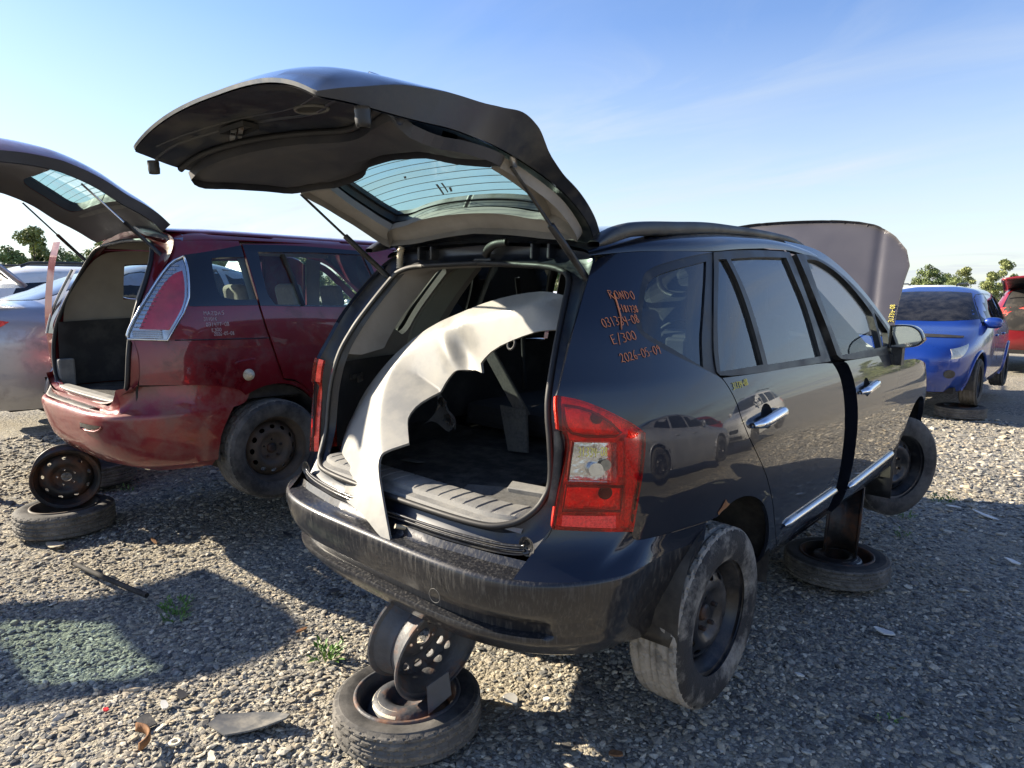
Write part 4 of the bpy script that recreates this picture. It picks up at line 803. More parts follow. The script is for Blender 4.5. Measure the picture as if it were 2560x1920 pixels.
cp = curve([(.03,-.37,1.435),(.05,-.385,1.455),(.10,-.40,1.475),(.16,-.40,1.478)], .006, 2); tube('cable_boot', cp, .013 + .003*(np.arange(len(cp)) % 2), M['rubber'], gate, n=10)
bbox('cable_socket', (.02, -.368, 1.418), (.09, .03, .012), M['navy_in'], gate, .004)
# badge letters on the outer skin, seen edge on
def badge(chars, x0, x1, v, parent, h=.034, off=.062, gt=GT, mat='chrome'):
    n_ = len(chars); cw = (x1-x0)/n_
    for i, ch in enumerate(chars):
        parts = []
        for st in GL.get(ch, []):
            q = curve([(x0 + cw*(i + .12 + .8*a/.6), v + h*(.5 - b)) for a, b in st], .008, 1)
            V, F = tube_geo(gt.at(q[:, 0], q[:, 1], off), .0042, 6); parts.append((V, F))
            V, F = tube_geo(gt.at(q[:, 0], q[:, 1], off + .005), .0042, 6); parts.append((V, F))
        mesh('badge_letter', *join(parts), M[mat], parent)
badge('RONDO', .34, -.02, .80, gate, .036, .060)
# scraps of old sticker on the rear window
for x, v, a, b in ((-.40,.135,.05,.03),(-.20,.31,.012,.012),(-.10,.23,.010,.05),(-.07,.235,.008,.045),(-.05,.225,.012,.02)):
    patch('sticker_residue', GT.layer(.030), [(x-a/2,v-b/2),(x+a/2,v-b/2*.8),(x+a/2+.01,v+b/2),(x-a/2+.008,v+b/2)], M['seal_dusty'], gl_, res=.02, it=0, flip=True)
# ------------------------------------------------------------------ loose fender standing in the boot
fO = np.array([.126,-.929,.500]); fe1 = np.array([.679,.349,.646]); fe2 = np.array([-.719,.495,.488]); fn_ = np.array([-.149,-.796,.587])
FENDER = [(0.861,0.302),(0.843,0.320),(0.773,0.365),(0.688,0.421),(0.590,0.474),(0.504,0.495),(0.491,0.463),(0.459,0.518),(0.414,0.549),(0.378,0.562),(0.340,0.569),(0.273,0.558),(0.203,0.534),(0.164,0.488),(0.157,0.440),(0.155,0.346),(0.078,0.345),(0.051,0.328),(0.039,0.274),(0.028,0.163),(0.013,0.062),(0.002,0.004),(-0.032,0.061),(-0.070,0.153),(-0.124,0.244),(-0.189,0.329),(-0.256,0.401),(-0.259,0.507),(-0.253,0.683),(-0.238,0.788),(-0.206,0.842),(-0.10,0.895),(0.008,0.884),(0.134,0.880),(0.245,0.868),(0.383,0.832),(0.508,0.767),(0.652,0.678),(0.777,0.571),(0.863,0.474),(0.910,0.400)]
CRE = chaikin([(.06,.30),(.055,.40),(.061,.525),(.086,.653),(.138,.763),(.210,.80),(.312,.790),(.417,.740),(.60,.61),(.80,.45)], 2, 80, False)
CPOLY = np.vstack([CRE, [(1.2,.2),(1.0,-.4),(.06,-.4)]])
def fendfn(u, v):
    X = np.stack([u, v], -1).reshape(-1, 2); d = np.full(len(X), 9.)
    for a, b in zip(CRE[:-1], CRE[1:]):
        ab = b - a; t = np.clip(((X-a) @ ab)/(ab @ ab), 0, 1); r = X - a - t[:, None]*ab; d = np.minimum(d, np.hypot(*r.T))
    sd = np.where(inpoly(CPOLY, X), -d, d); q = np.sqrt(sd*sd + .010**2)
    h = .05 - .5*(q - sd)*.50 - .5*(q + sd)*.16 - .35*np.clip(sd, 0, 1)**2 - .10*np.clip(X[:, 1] - .60, 0, 1)**1.5
    # dent and fold near the middle of the arch
    h -= .035*np.exp(-(((X[:, 0]-.47)/.05)**2 + ((X[:, 1]-.60)/.10)**2)); h += .012*np.exp(-(((X[:, 0]-.40)/.03)**2 + ((X[:, 1]-.62)/.09)**2))
    # lamp pocket at the upper left
    h -= .022*np.exp(-(((X[:, 0]+.10 - .35*(X[:, 1]-.85))/.060)**2 + ((X[:, 1]-.845)/.022)**2))
    P = fO + np.outer(X[:, 0], fe1) + np.outer(X[:, 1], fe2) + np.outer(h, fn_)
    return P.reshape(np.shape(u) + (3,))
V, F, NL = patch_geo(fendfn, FENDER, rim=.010, res=.014, it=1)
nz = (np.array(NL).mean(0) @ fn_) > 0
if not nz: V, F, NL = patch_geo(fendfn, FENDER, rim=.010, res=.014, it=1, flip=True)
R3 = np.array(MW.to_3x3()); T3 = np.array(MW.translation)
fender = tag(mesh('loose_fender', V @ R3.T + T3, F, M['fender'], None, True, [tuple(R3 @ np.array(n)) for n in NL]), 'loose silver white front fender with a torn arch edge leaning in the open boot', 'fender')
def fpt(u, v, o=0): return fendfn(np.array([u]), np.array([v]))[0] + fn_*o
tube('fender_clip', np.array([fpt(.035,.06,-.012), fpt(.06,.06,-.014), fpt(.062,.06,-.014), fpt(.075,.06,-.016)]) @ R3.T + T3, np.array([.008,.008,.019,.016]), M['cream'], fender, n=12)
tb = np.array([[fpt(.655 + .018*math.cos(t), .432 + .016*math.sin(t), -.006) for t in np.arange(14)*2*math.pi/14]])[0]
tube('fender_tab', tb @ R3.T + T3, .005, M['plastic'], fender, n=6, closed=True)
# ------------------------------------------------------------------ the dark red van next to it
VAN = Shell([(.15,.79),(.25,.83),(.4,.862),(.6,.877),(.8,.876),(.95,.87),(1.046,.862),(1.2,.838),(1.3,.81),(1.4,.775),(1.5,.735),(1.58,.70),(1.63,.655),(1.66,.60),(1.685,.50),(1.70,.35)],
  [(.2,-.82),(.5,-.92),(.8,-.92),(1.0,-.90),(1.2,-.83),(1.4,-.72),(1.55,-.62),(1.65,-.55)],
  [(.2,3.55),(.6,3.6),(.8,3.5),(.95,3.4),(1.1,3.3),(1.2,3.2),(1.3,3.1),(1.4,3.0),(1.6,2.9)], mr=4.5, mf=3.2)
van = thing('family_van', 'dark red van with raised tailgate and faint white paint writing beside its tall tail lamp', 'van', (-2.97, -.055, .33))
VLIGHT=[(-0.426,1.507),(-0.492,1.475),(-0.563,1.394),(-0.641,1.286),(-0.714,1.171),(-0.764,1.072),(-0.765,1.044),(-0.595,1.033),(-0.463,1.237),(-0.433,1.376),(-0.422,1.456)]
VLRED=[(-0.453,1.421),(-0.513,1.395),(-0.605,1.286),(-0.672,1.171),(-0.710,1.095),(-0.580,1.088),(-0.487,1.227),(-0.458,1.346)]
VQG=[(-0.281,1.497),(-0.232,1.507),(-0.078,1.513),(-0.064,1.254),(-0.214,1.255),(-0.275,1.273),(-0.295,1.320),(-0.295,1.404)]
VDG=[(0.01,1.545),(0.183,1.552),(.5,1.562),(0.80,1.560),(0.837,1.412),(0.70,1.212),(0.577,1.207),(0.045,1.222),(-.005,1.30)]
VAR=[(-.363,.295),(-.349,.449),(-.292,.574),(-.192,.685),(-.069,.735),(.08,.735),(.20,.68),(.29,.58),(.345,.45),(.36,.27)]
VSM=[(-.080,1.591),(-.077,1.395),(-.058,1.217),(-.020,1.034),(.059,.766)]
DE=[(-.44,1.60),(-.50,1.50),(-.575,1.39),(-.65,1.28),(-.725,1.165),(-.765,1.085),(-.755,1.03),(-.735,1.00),(-.735,.90),(-.742,.787)]
for sg in (1, -1):
    lh = [VLIGHT] if sg < 0 else []
    out = DE + [(-.423,.770),(-.22,.725)] + VAR[4:] + [(.40,.22),(.9,.21),(.9,.60),(.7,.70),(.105,.70)] + [(y - .005, z) for y, z in VSM[::-1]]
    rp = [(y, z) for y, z in DE[:-1]] + [(-.742,.787),(-.423,.770),(-.23,.728)] + VAR[3:] + [(.40,.22),(.46,.24),(.40,.45),(.30,.62),(.17,.73),(.075,.75)] + [(y - .006, z) for y, z in VSM[::-1]] + [(-.085,1.615),(-.25,1.612)]
    hol = [VQG] + ([[(-.44,1.49),(-.49,1.46),(-.56,1.38),(-.63,1.28),(-.66,1.20),(-.60,1.16),(-.50,1.25),(-.45,1.38)]] if sg < 0 else []) + ([circ((-.236,.862), .001, 6)] if 0 else [])
    q = spanel('quarter_panel', VAN, rp, M['red'], van, sg, holes=hol, rim=.02, res=.035)
    spanel('glass_surround', VAN, [(-.42,1.515),(-.27,1.543),(-.085,1.586),(-.082,1.395),(-.063,1.222),(-.462,1.219),(-.44,1.376),(-.43,1.456)], M['frit'], van, sg, holes=[VQG], off=.003, rim=.004, res=.035)
    spanel('quarter_glass', VAN, VQG, M['glass_clear'], van, sg, off=-.003, res=.04)
    dr = spanel('sliding_door', VAN, [(y + .002, z) for y, z in VSM] + [(.15,.745),(.25,.66),(.33,.54),(.40,.35),(.44,.24),(1.3,.23),(1.30,1.18),(1.22,1.55),(1.1,1.618),(.5,1.622)], M['red'], van, sg, holes=[VDG], rim=.02, off=.010, res=.045)
    spanel('door_surround', VAN, [(-.078,1.586),(-.055,1.217),(.585,1.198),(.85,1.198),(.87,1.42),(.83,1.585),(.4,1.597),(.15,1.595)], M['frit'], dr, sg, holes=[VDG], off=.013, rim=.01, res=.04)
    spanel('door_glass', VAN, VDG, M['glass_clear'], dr, sg, off=.006, res=.05)
    p = VAN.side(sg)(np.array([.17,.20,.235]), np.array([1.54,1.40,1.215])); p[:, 0] += sg*.016; tube('window_divider', p, .016, M['rubber'], dr, n=6)
    spanel('front_door', VAN, [(1.305,.23),(2.25,.23),(2.2,1.0),(2.05,1.13),(1.72,1.36),(1.45,1.55),(1.235,1.60),(1.305,1.18)], M['red'], van, sg, holes=[[(1.34,1.19),(1.90,1.16),(1.66,1.33),(1.42,1.50),(1.28,1.54)]], rim=.02, off=.006, res=.06)
    spanel('front_door_glass', VAN, [(1.34,1.19),(1.90,1.16),(1.66,1.33),(1.42,1.50),(1.28,1.54)], M['glass_clear'], van, sg, off=-.003, res=.08)
    spanel('front_fender', VAN, [(2.26,.24),(2.25,1.0),(2.7,.95),(3.2,.85),(3.45,.6),(3.4,.25),(3.1,.25),(3.04,.5),(2.9,.65),(2.75,.70),(2.6,.65),(2.46,.5),(2.40,.25)], M['red'], van, sg, rim=.02, res=.07)
    spanel('sill', VAN, [(.38,.24),(2.3,.24),(2.3,.16),(.40,.16)], M['red'], van, sg, off=-.004, rim=.03, res=.08)
    spanel('roof_side', VAN, [(-.44,1.602),(-.25,1.615),(-.08,1.622),(.5,1.628),(1.1,1.622),(1.25,1.605),(1.46,1.56),(1.74,1.37),(2.08,1.13),(2.18,1.13),(1.84,1.42),(1.55,1.61),(1.2,1.68),(.4,1.69),(-.2,1.68),(-.44,1.655)], M['red'], van, sg, rim=.01, res=.04)
    for yc in (0, 2.75):
        th = np.linspace(rad(-10), rad(190), 24)
        grid('arch_liner', np.array([[(sg*x, yc + .36*math.cos(t), .36 + .37*math.sin(t)) for x in np.linspace(.5, .85, 5)] for t in th]), M['liner'], van)
        grid('arch_wall', np.array([[(sg*.5, yc + .36*f_*math.cos(t), .36 + .37*f_*math.sin(t)) for f_ in (0, 1)] for t in th]), M['liner'], van)
    patch('cabin_trim', (lambda sg_: lambda y, z: np.stack([sg_*(VAN.x(y, z) - .06), y, z], -1))(sg), [(-.50,1.56),(-.62,1.38),(-.70,1.22),(-.70,1.10),(-.03,1.10),(-.03,1.6),(-.3,1.6)], M['beige'], van, holes=[[(-.29,1.50),(-.1,1.515),(-.08,1.25),(-.28,1.25)]], res=.05, flip=sg < 0)
    patch('boot_side_trim', (lambda sg_: lambda y, z: np.stack([sg_*(VAN.x(np.maximum(y, -.70), z) - .09), y, z], -1))(sg), [(-.74,1.10),(-.74,.66),(2.2,.60),(2.2,1.15),(-.02,1.12)], M['trimdark'], van, res=.07, flip=sg < 0)
    patch('pillar_trim', (lambda sg_: lambda y, z: np.stack([sg_*(VAN.x(y, z) - .075), y, z], -1))(sg), [(-.075,1.60),(.03,1.58),(.06,1.2),(-.06,1.2)], M['beige'], van, res=.05, flip=sg < 0)
    patch('pillar_trim', (lambda sg_: lambda y, z: np.stack([sg_*(VAN.x(y, z) - .07), y, z], -1))(sg), [(1.18,1.60),(1.33,1.58),(1.40,1.15),(1.27,1.15)], M['beige'], van, res=.05, flip=sg < 0)
    if sg > 0:
        tl = spanel('taillight', VAN, VLIGHT, M['lensclear'], van, sg, off=.014, rim=.03, res=.03)
        spanel('lamp_bowl', VAN, VLIGHT, M['chromedull'], tl, sg, off=.002, res=.025)
        spanel('red_lens', VAN, VLRED, mk('red_lamp_lens', (.95, .03, .07), .18, .15, .8, .03, var=.25, vscale=12), tl, sg, off=.009, rim=.006, res=.02)
        v = np.array(VLIGHT); v = np.vstack([chaikin(v, 1), chaikin(v, 1)[:1]]); p = VAN.side(1)(v[:, 0], v[:, 1]); tube('lamp_edge', p + [.012,-.004,0], .008, M['chromedull'], tl, n=6)
        for k in range(9):
            t = k/8; a = np.array([(-.765+.02,1.05+.012*k),(-.60,1.045+.012*k*.2)]) if 0 else None
        for k in range(5):
            ys_ = np.linspace(-.745, -.615, 10); tube('lamp_rib', VAN.side(1)(ys_, 1.048 + .010*k + 0*ys_) + [.012,-.002,0], .002, M['chrome'], tl, n=5)
        for k in range(16):
            z = 1.11 + k*.023; i = np.interp(z, [1.07,1.171,1.286,1.394,1.475], [-.756,-.706,-.633,-.556,-.485]); ys_ = np.linspace(i, i + .042, 4); tube('lamp_rib', VAN.side(1)(ys_, z + 0*ys_) + [.012,-.002,0], .0022, M['chrome'], tl, n=5)
        writing('paint_writing', VAN.side(1), [('MAZDA5', (-.394,1.168), (-.278,1.168), .022), ('311016', (-.398,1.136), (-.325,1.136), .02), ('031477-08', (-.390,1.102), (-.258,1.104), .022), ('E300', (-.362,1.072), (-.308,1.073), .02), ('2026-05-08', (-.352,1.048), (-.235,1.050), .02)], M['whitemark'], q, .0011)
        fc = (-.187,.862); fr_ = spanel('filler_flap', VAN, circ((-.195,.873), .050, 28), M['red'], q, sg, off=.0015, rim=.004, res=.03)
        cpp = VAN.side(1)(np.array(-.166), np.array(.806)); cpn = mesh('filler_cap', *lathe_geo([(.0,.045),(.006,.045),(.007,.040),(.016,.040),(.019,.036),(.020,.012),(.033,.010),(.036,.0),(.03,-.01)], 28, 0), [M['cream']], q); cpn.location = tuple(cpp)
        p = VAN.side(1)(np.linspace(-.56, -.02, 20), np.linspace(1.034, 1.024, 20)); tube('body_crease', p + [.0,0,-.003], .004, M['frit'], q, n=6)
    else:
        patch('lamp_well', (lambda y, z: np.stack([-(VAN.x(y, z) - .03), y, z], -1)), [(-.69,1.13),(-.66,1.20),(-.60,1.17),(-.60,1.05),(-.70,1.03)], M['red'], van, res=.04, flip=True)
# roof, floor, interior
yv = np.linspace(-.47, 1.42, 30); tt2 = np.sin(np.linspace(-math.pi/2, math.pi/2, 31))
def vroof(off): return np.array([np.stack([(float(VAN.x(max(y, -.3), 1.66)))*tt2, np.full(31, y), 1.655 + (.055 - .03*max(0, (y-1.0))**2 - .05*max(0, -.2-y))*(1-np.abs(tt2)**2.4)**.5 - off], 1) for y in yv])
grid('roof', vroof(0), M['red'], van, flip=True); grid('headliner', vroof(.05), M['beige'], van)
ws = np.array([[(sx*(.72 - .10*t), 2.34 - .20*abs(sx)**2 - (.95 - .06*abs(sx)**2)*t, 1.08 + .60*t) for sx in np.linspace(-1, 1, 11)] for t in np.linspace(0, 1, 6)]); grid('windscreen', ws, M['glass_clear'], van)
slab('boot_floor', [(-.68,-.75,.655),(.68,-.75,.655),(.75,1.2,.65),(-.75,1.2,.65)], .04, M['carpet'], van)
bbox('sill_plate', (0, -.765, .672), (1.2, .07, .03), M['scuff'], van, .01); bbox('sill_plate', (-.62, -.72, .75), (.06, .10, .20), M['scuff'], van, .012)
for x in (-.42, .42): bbox('rear_seat', (x, .28, .80), (.55, .5, .16), M['seatbeige'], van, .04); seat(x, 1.45, M['seatbeige'], van)
for x, y in ((-.36, .55), (.30, .62)): seat(x, y, M['seatbeige'], van)
bbox('dashboard', (0, 2.0, .98), (1.4, .5, .22), M['trimdark'], van, .06); bbox('underbody', (0, 1.45, .22), (1.4, 3.4, .06), M['under'], van, .01); bbox('bulkhead', (0, 2.4, .65), (1.4, .06, .75), M['under'], van, .01)
bbox('rear_crossbeam', (-.5, -.55, .36), (.5, .35, .16), M['under'], van, .02)
bbox('bonnet', (0, 3.0, .93), (1.3, 1.0, .06), M['red'], van, .03); bbox('front_end', (0, 3.35, .6), (1.45, .3, .6), M['red'], van, .08)
# bumper
VB = [(.24,.80,-.66,4,-.36),(.27,.83,-.74,4,-.36),(.31,.85,-.83,4.2,-.36),(.38,.865,-.885,4.3,-.355),(.45,.872,-.905,4.5,-.35),(.52,.876,-.92,4.6,-.325),(.58,.878,-.93,4.7,-.295),(.605,.877,-.928,4.7,-.28),(.618,.876,-.918,4.7,-.27),(.622,.876,-.905,4.7,-.268)]
rows = []
for z, Wd, yr, m, ye in VB:
    t0 = math.asin(min(1, ((.4-ye)/(.4-yr))**(m/2))); th = np.linspace(t0, math.pi-t0, 101); x, y = sup(th, Wd, yr, m); zz_ = np.full(101, z) + .035*np.clip((np.abs(x)-.55)/.3, 0, 1)*(z < .3) ; rows.append(np.stack([x, y, zz_], 1))
vb = autosmooth(grid('rear_bumper', np.array(rows), M['redb'], van), 50); ve = rows[-1]
tp = np.array([np.concatenate([[np.sign(p[0])*float(min(abs(p[0]), VAN.x(np.array(max(p[1]+.06, -.81)), np.array(.77)))), p[1] + .085*np.clip((abs(p[0])-.3)/.5, 0, 1) + .02, .772 - .07*np.clip((-.35-p[1])/-.15*0 + (p[1]+.42)/.16, 0, 1)]]) for p in ve])
tp[:, 1] = np.where(np.abs(ve[:, 0]) < .66, -.832, np.maximum(tp[:, 1], -.815)); tp[:, 2] = np.where(np.abs(ve[:, 0]) < .66, .655 + .12*np.clip((np.abs(ve[:, 0])-.50)/.16, 0, 1)**2, tp[:, 2])
rows = [ve*(1-s) + tp*s + np.array([0, .02*math.sin(math.pi*s), -.02*math.sin(math.pi*s)]) for s in np.linspace(0, 1, 8)]
grid('bumper_top', np.array(rows), M['redb'], vb)
pd = ve[(ve[:, 0] < .40) & (ve[:, 0] > -.74)]; rows = []
for s in (0.02, .1, .9, 1.):
    q = pd*(1-.55*s-.05) + tp[(ve[:, 0] < .40) & (ve[:, 0] > -.74)]*(.55*s+.05); q = q + np.array([0, .02*math.sin(math.pi*(.55*s+.05)), .010 - .02*math.sin(math.pi*(.55*s+.05)) + .006*(0 < s*(1-s) - .05)]); rows.append(q)
grid('bumper_pad', np.array(rows), M['plastic'], vb)
rfy = lambda u, v: np.stack([u, .4 - (.4+.922)*(1 - np.clip(np.abs(u)/.877, 0, .999)**4.6)**(1/4.6), v], -1)
patch('reflector_recess', rfy, [(.31,.548),(.33,.516),(.40,.508),(.52,.512),(.565,.548)], M['redb'], vb, off=.0, res=.03, flip=True); patch('reflector_gap', lambda u, v: rfy(u, v) + np.array([0, -.006, 0]), [(.31,.55),(.315,.52),(.45,.518),(.55,.545),(.56,.552)], M['frit'], vb, res=.03)
c = np.array([(.33,.520),(.40,.512),(.50,.515),(.545,.53),(.565,.55)]); tube('reflector_lip', rfy(c[:, 0], c[:, 1]) + [0, -.008, 0], .006, M['redb'], vb, n=8)
# opening
VS_ = [(0,-.80,.665),(.45,-.795,.665),(.58,-.785,.69),(.655,-.775,.76),(.678,-.772,.86),(.682,-.765,.95),(.672,-.742,1.08),(.650,-.69,1.22),(.620,-.625,1.36),(.57,-.565,1.49),(.495,-.528,1.582),(.38,-.51,1.612),(0,-.50,1.625)]
VE_ = [(0,-.832,.650),(.45,-.83,.655),(.62,-.825,.70),(.70,-.80,.75),(.752,-.742,.79),(.748,-.735,.95),(.715,-.745,1.04),(.672,-.735,1.13),(.69,-.66,1.26),(.685,-.575,1.39),(.665,-.50,1.50),(.63,-.45,1.61),(.50,-.46,1.66),(0,-.475,1.705)]
n_ = 70
def rloop(H_): a = resamp(curve([(-x, y, z) for x, y, z in H_[::-1]] + H_[1:], .02, 2, False), 141); return a
Va, Vb_ = mloop(VE_, 10), None
Vb_ = resamp(mloop(VS_, 10), len(Va))
autosmooth(grid('opening_flange', np.array([Va, Va*.5+Vb_*.5 + [0,.03,0], Vb_*.9+Va*.1 + [0,.02,0], Vb_ + [0,.012,0]]), M['red'], van), 50)
tube('boot_seal', Vb_, .013, M['rubber'], van, n=8)
lf = Vb_[(Vb_[:, 0] < -.45)]; tube('seal_lip', lf + [.012, -.012, 0], .006, M['seal_dusty'], van, n=6)  # pale tube colours the sunlit edge of the left seal
lf2 = np.array([(-.74,-.60,1.46),(-.76,-.66,1.34),(-.775,-.715,1.22),(-.79,-.755,1.10),(-.80,-.77,1.02)]); tube('sunlit_seal_edge', curve(lf2, .02, 2), .009, M['paper'], van, n=6)  # white colour stands for sunlight along this seal edge
grid('inner_panel', np.array([[p*(1-s) + np.array([-.685, p[1]+.01, p[2]])*s for s in (0, .5, 1)] for p in curve(lf2, .04, 2)]), M['frit'], van)
wheel(van, (.775, 0, .316), 0, False, 'tyre', 'rimbrown', R=.318, w=.205); wheel(van, (-.775, 0, .316), 0, True, 'tyre', 'rimbrown', R=.318, w=.205)
wheel(van, (.77, 2.75, .316), 0, False, 'tyre', 'rimbrown', R=.318, w=.205); wheel(van, (-.77, 2.75, .316), 0, True, 'tyre', 'rimbrown', R=.318, w=.205)
L1 = curve([(-.78,-.69,1.645),(-.81,-.725,1.5),(-.84,-.75,1.29),(-.85,-.765,1.1),(-.85,-.755,.9),(-.84,-.75,.78)], .04, 2)
grid('lamp_pillar', np.array([[p*(1-s) + (p + np.array([.085, .02, 0]))*s for s in (0, .5, 1)] for p in L1]), M['red'], van)
# its tailgate
VG = Gate([(-.50,1.655),(-.56,1.71),(-.62,1.75),(-.70,1.79),(-.83,1.865),(-.93,1.905),(-1.02,1.93),(-1.2,1.945),(-1.4,1.93),(-1.6,1.88)],
  [(-.03,.56),(.05,.60),(.15,.61),(.3,.60),(.45,.585),(.6,.58),(.8,.59),(.95,.57),(1.1,.53),(1.2,.50)], [(0,1.12),(.3,1.14),(.45,1.17),(.52,1.19)], B=(.05,.09,.11,.12))
vg = bpy.data.objects.new('tailgate', None); COL.objects.link(vg); vg.parent = van
VH = mir([(0,.20),(.2,.198),(.36,.20),(.43,.225),(.455,.28),(.45,.40),(.42,.50),(.36,.535),(.26,.52),(.2,.505),(0,.50)])
gate_skin(VG, 'outer_panel', [(0,.06),(.5,.07),(.9,.06),(1.19,.012)], .065, M['red'], M['gateplastic'], vg, VH, [(-.03,.58),(.05,.62),(.15,.63),(.3,.625),(.45,.615),(.6,.61),(.8,.61),(.95,.585),(1.1,.54),(1.2,.51)])
patch('inner_frame', VG.layer(-.004), VG.outline(), M['gateplastic'], vg, holes=[VH], rim=0, res=.04, it=1, flip=True)
g2 = patch('rear_window', VG.layer(.045), VH, M['glass_rear'], vg, res=.05)
for k in range(7):
    xs_ = np.linspace(-.42, .42, 20); tube('heater_line', VG.at(xs_, .25 + k*.04 + 0*xs_, .042), .0014, M['wire'], g2, n=4)
patch('window_trim', VG.layer(-.010), mir([(0,.15),(.3,.15),(.42,.17),(.42,.185),(.3,.178),(0,.178)]), M['seal_dusty'], vg, res=.04, flip=True)
patch('spoiler_end', VAN.side(1), [(-.52,1.66),(-.40,1.60),(-.38,1.64),(-.47,1.74)], M['slate'], vg, rim=.03, res=.05, it=1)
for sg in (1, -1):
    a = np.array([sg*.637,-.537,1.513]); b = VG.at(np.array(sg*.575), np.array(.46), -.02); m_ = a + (b-a)*.48
    st = tube('gas_strut', [a, m_], .011, M['black'], vg, n=10); tube('strut_rod', [m_, b], .0055, M['chromedull'] if sg > 0 else M['black'], st, n=8)

# ------------------------------------------------------------------ other cars of the yard
def cprof(kind):
    if kind == 'sedan': return dict(W=[(.18,.80),(.3,.87),(.5,.905),(.7,.91),(.85,.89),(.95,.86),(1.05,.80),(1.2,.725),(1.3,.665),(1.38,.58),(1.42,.48),(1.44,.30)], yr=[(.18,-.85),(.4,-1.05),(.7,-1.10),(.92,-1.06),(1.0,-.95),(1.04,-.55),(1.12,-.25),(1.25,.05),(1.36,.40),(1.44,.8)], yf=[(.18,3.4),(.4,3.6),(.6,3.62),(.72,3.5),(.80,3.2),(.88,2.75),(.95,2.45),(1.05,2.25),(1.2,1.95),(1.35,1.55),(1.44,1.25)], wb=2.7, win=[[(.0,1.04),(.55,1.0),(.62,1.30),(.45,1.33),(.2,1.23)],[(.62,1.0),(1.25,.98),(1.2,1.36),(.70,1.35)],[(1.30,.98),(2.05,.96),(1.75,1.22),(1.5,1.34),(1.26,1.365)]], ws=(1.0,1.37), rw=(1.06,1.33), R=.32)
    if kind == 'hatch': return dict(W=[(.18,.78),(.3,.83),(.5,.855),(.7,.86),(.85,.85),(.97,.82),(1.1,.765),(1.25,.70),(1.38,.635),(1.46,.56),(1.50,.46),(1.53,.28)], yr=[(.18,-.55),(.4,-.70),(.7,-.74),(.95,-.70),(1.05,-.62),(1.2,-.50),(1.35,-.35),(1.45,-.15),(1.53,.3)], yf=[(.18,3.3),(.4,3.42),(.6,3.42),(.74,3.34),(.84,3.12),(.93,2.80),(1.0,2.5),(1.06,2.38),(1.2,2.1),(1.35,1.75),(1.46,1.4),(1.53,1.1)], wb=2.6, win=[[(-.15,1.06),(.55,1.02),(.60,1.40),(.1,1.36)],[(.62,1.02),(1.25,1.0),(1.2,1.43),(.68,1.42)],[(1.30,1.0),(2.15,.99),(1.85,1.24),(1.55,1.40),(1.26,1.43)]], ws=(1.05,1.455), rw=(1.03,1.40), R=.31)
    return dict(W=[(.2,.84),(.35,.90),(.55,.925),(.8,.93),(1.0,.905),(1.1,.87),(1.3,.81),(1.5,.745),(1.62,.68),(1.68,.58),(1.72,.40)], yr=[(.2,-.7),(.45,-.86),(.8,-.90),(1.05,-.86),(1.2,-.79),(1.45,-.62),(1.62,-.42),(1.72,-.1)], yf=[(.2,3.35),(.45,3.55),(.75,3.55),(.92,3.4),(1.02,3.0),(1.08,2.6),(1.15,2.35),(1.35,2.0),(1.55,1.6),(1.66,1.3),(1.72,1.0)], wb=2.65, win=[[(-.45,1.15),(.0,1.12),(.02,1.52),(-.25,1.50)],[(.05,1.12),(.75,1.10),(.80,1.56),(.08,1.54)],[(.86,1.10),(1.40,1.09),(1.36,1.57),(.88,1.56)],[(1.45,1.09),(2.2,1.07),(1.85,1.36),(1.6,1.53),(1.42,1.57)]], ws=(1.14,1.63), rw=(1.13,1.55), R=.345)
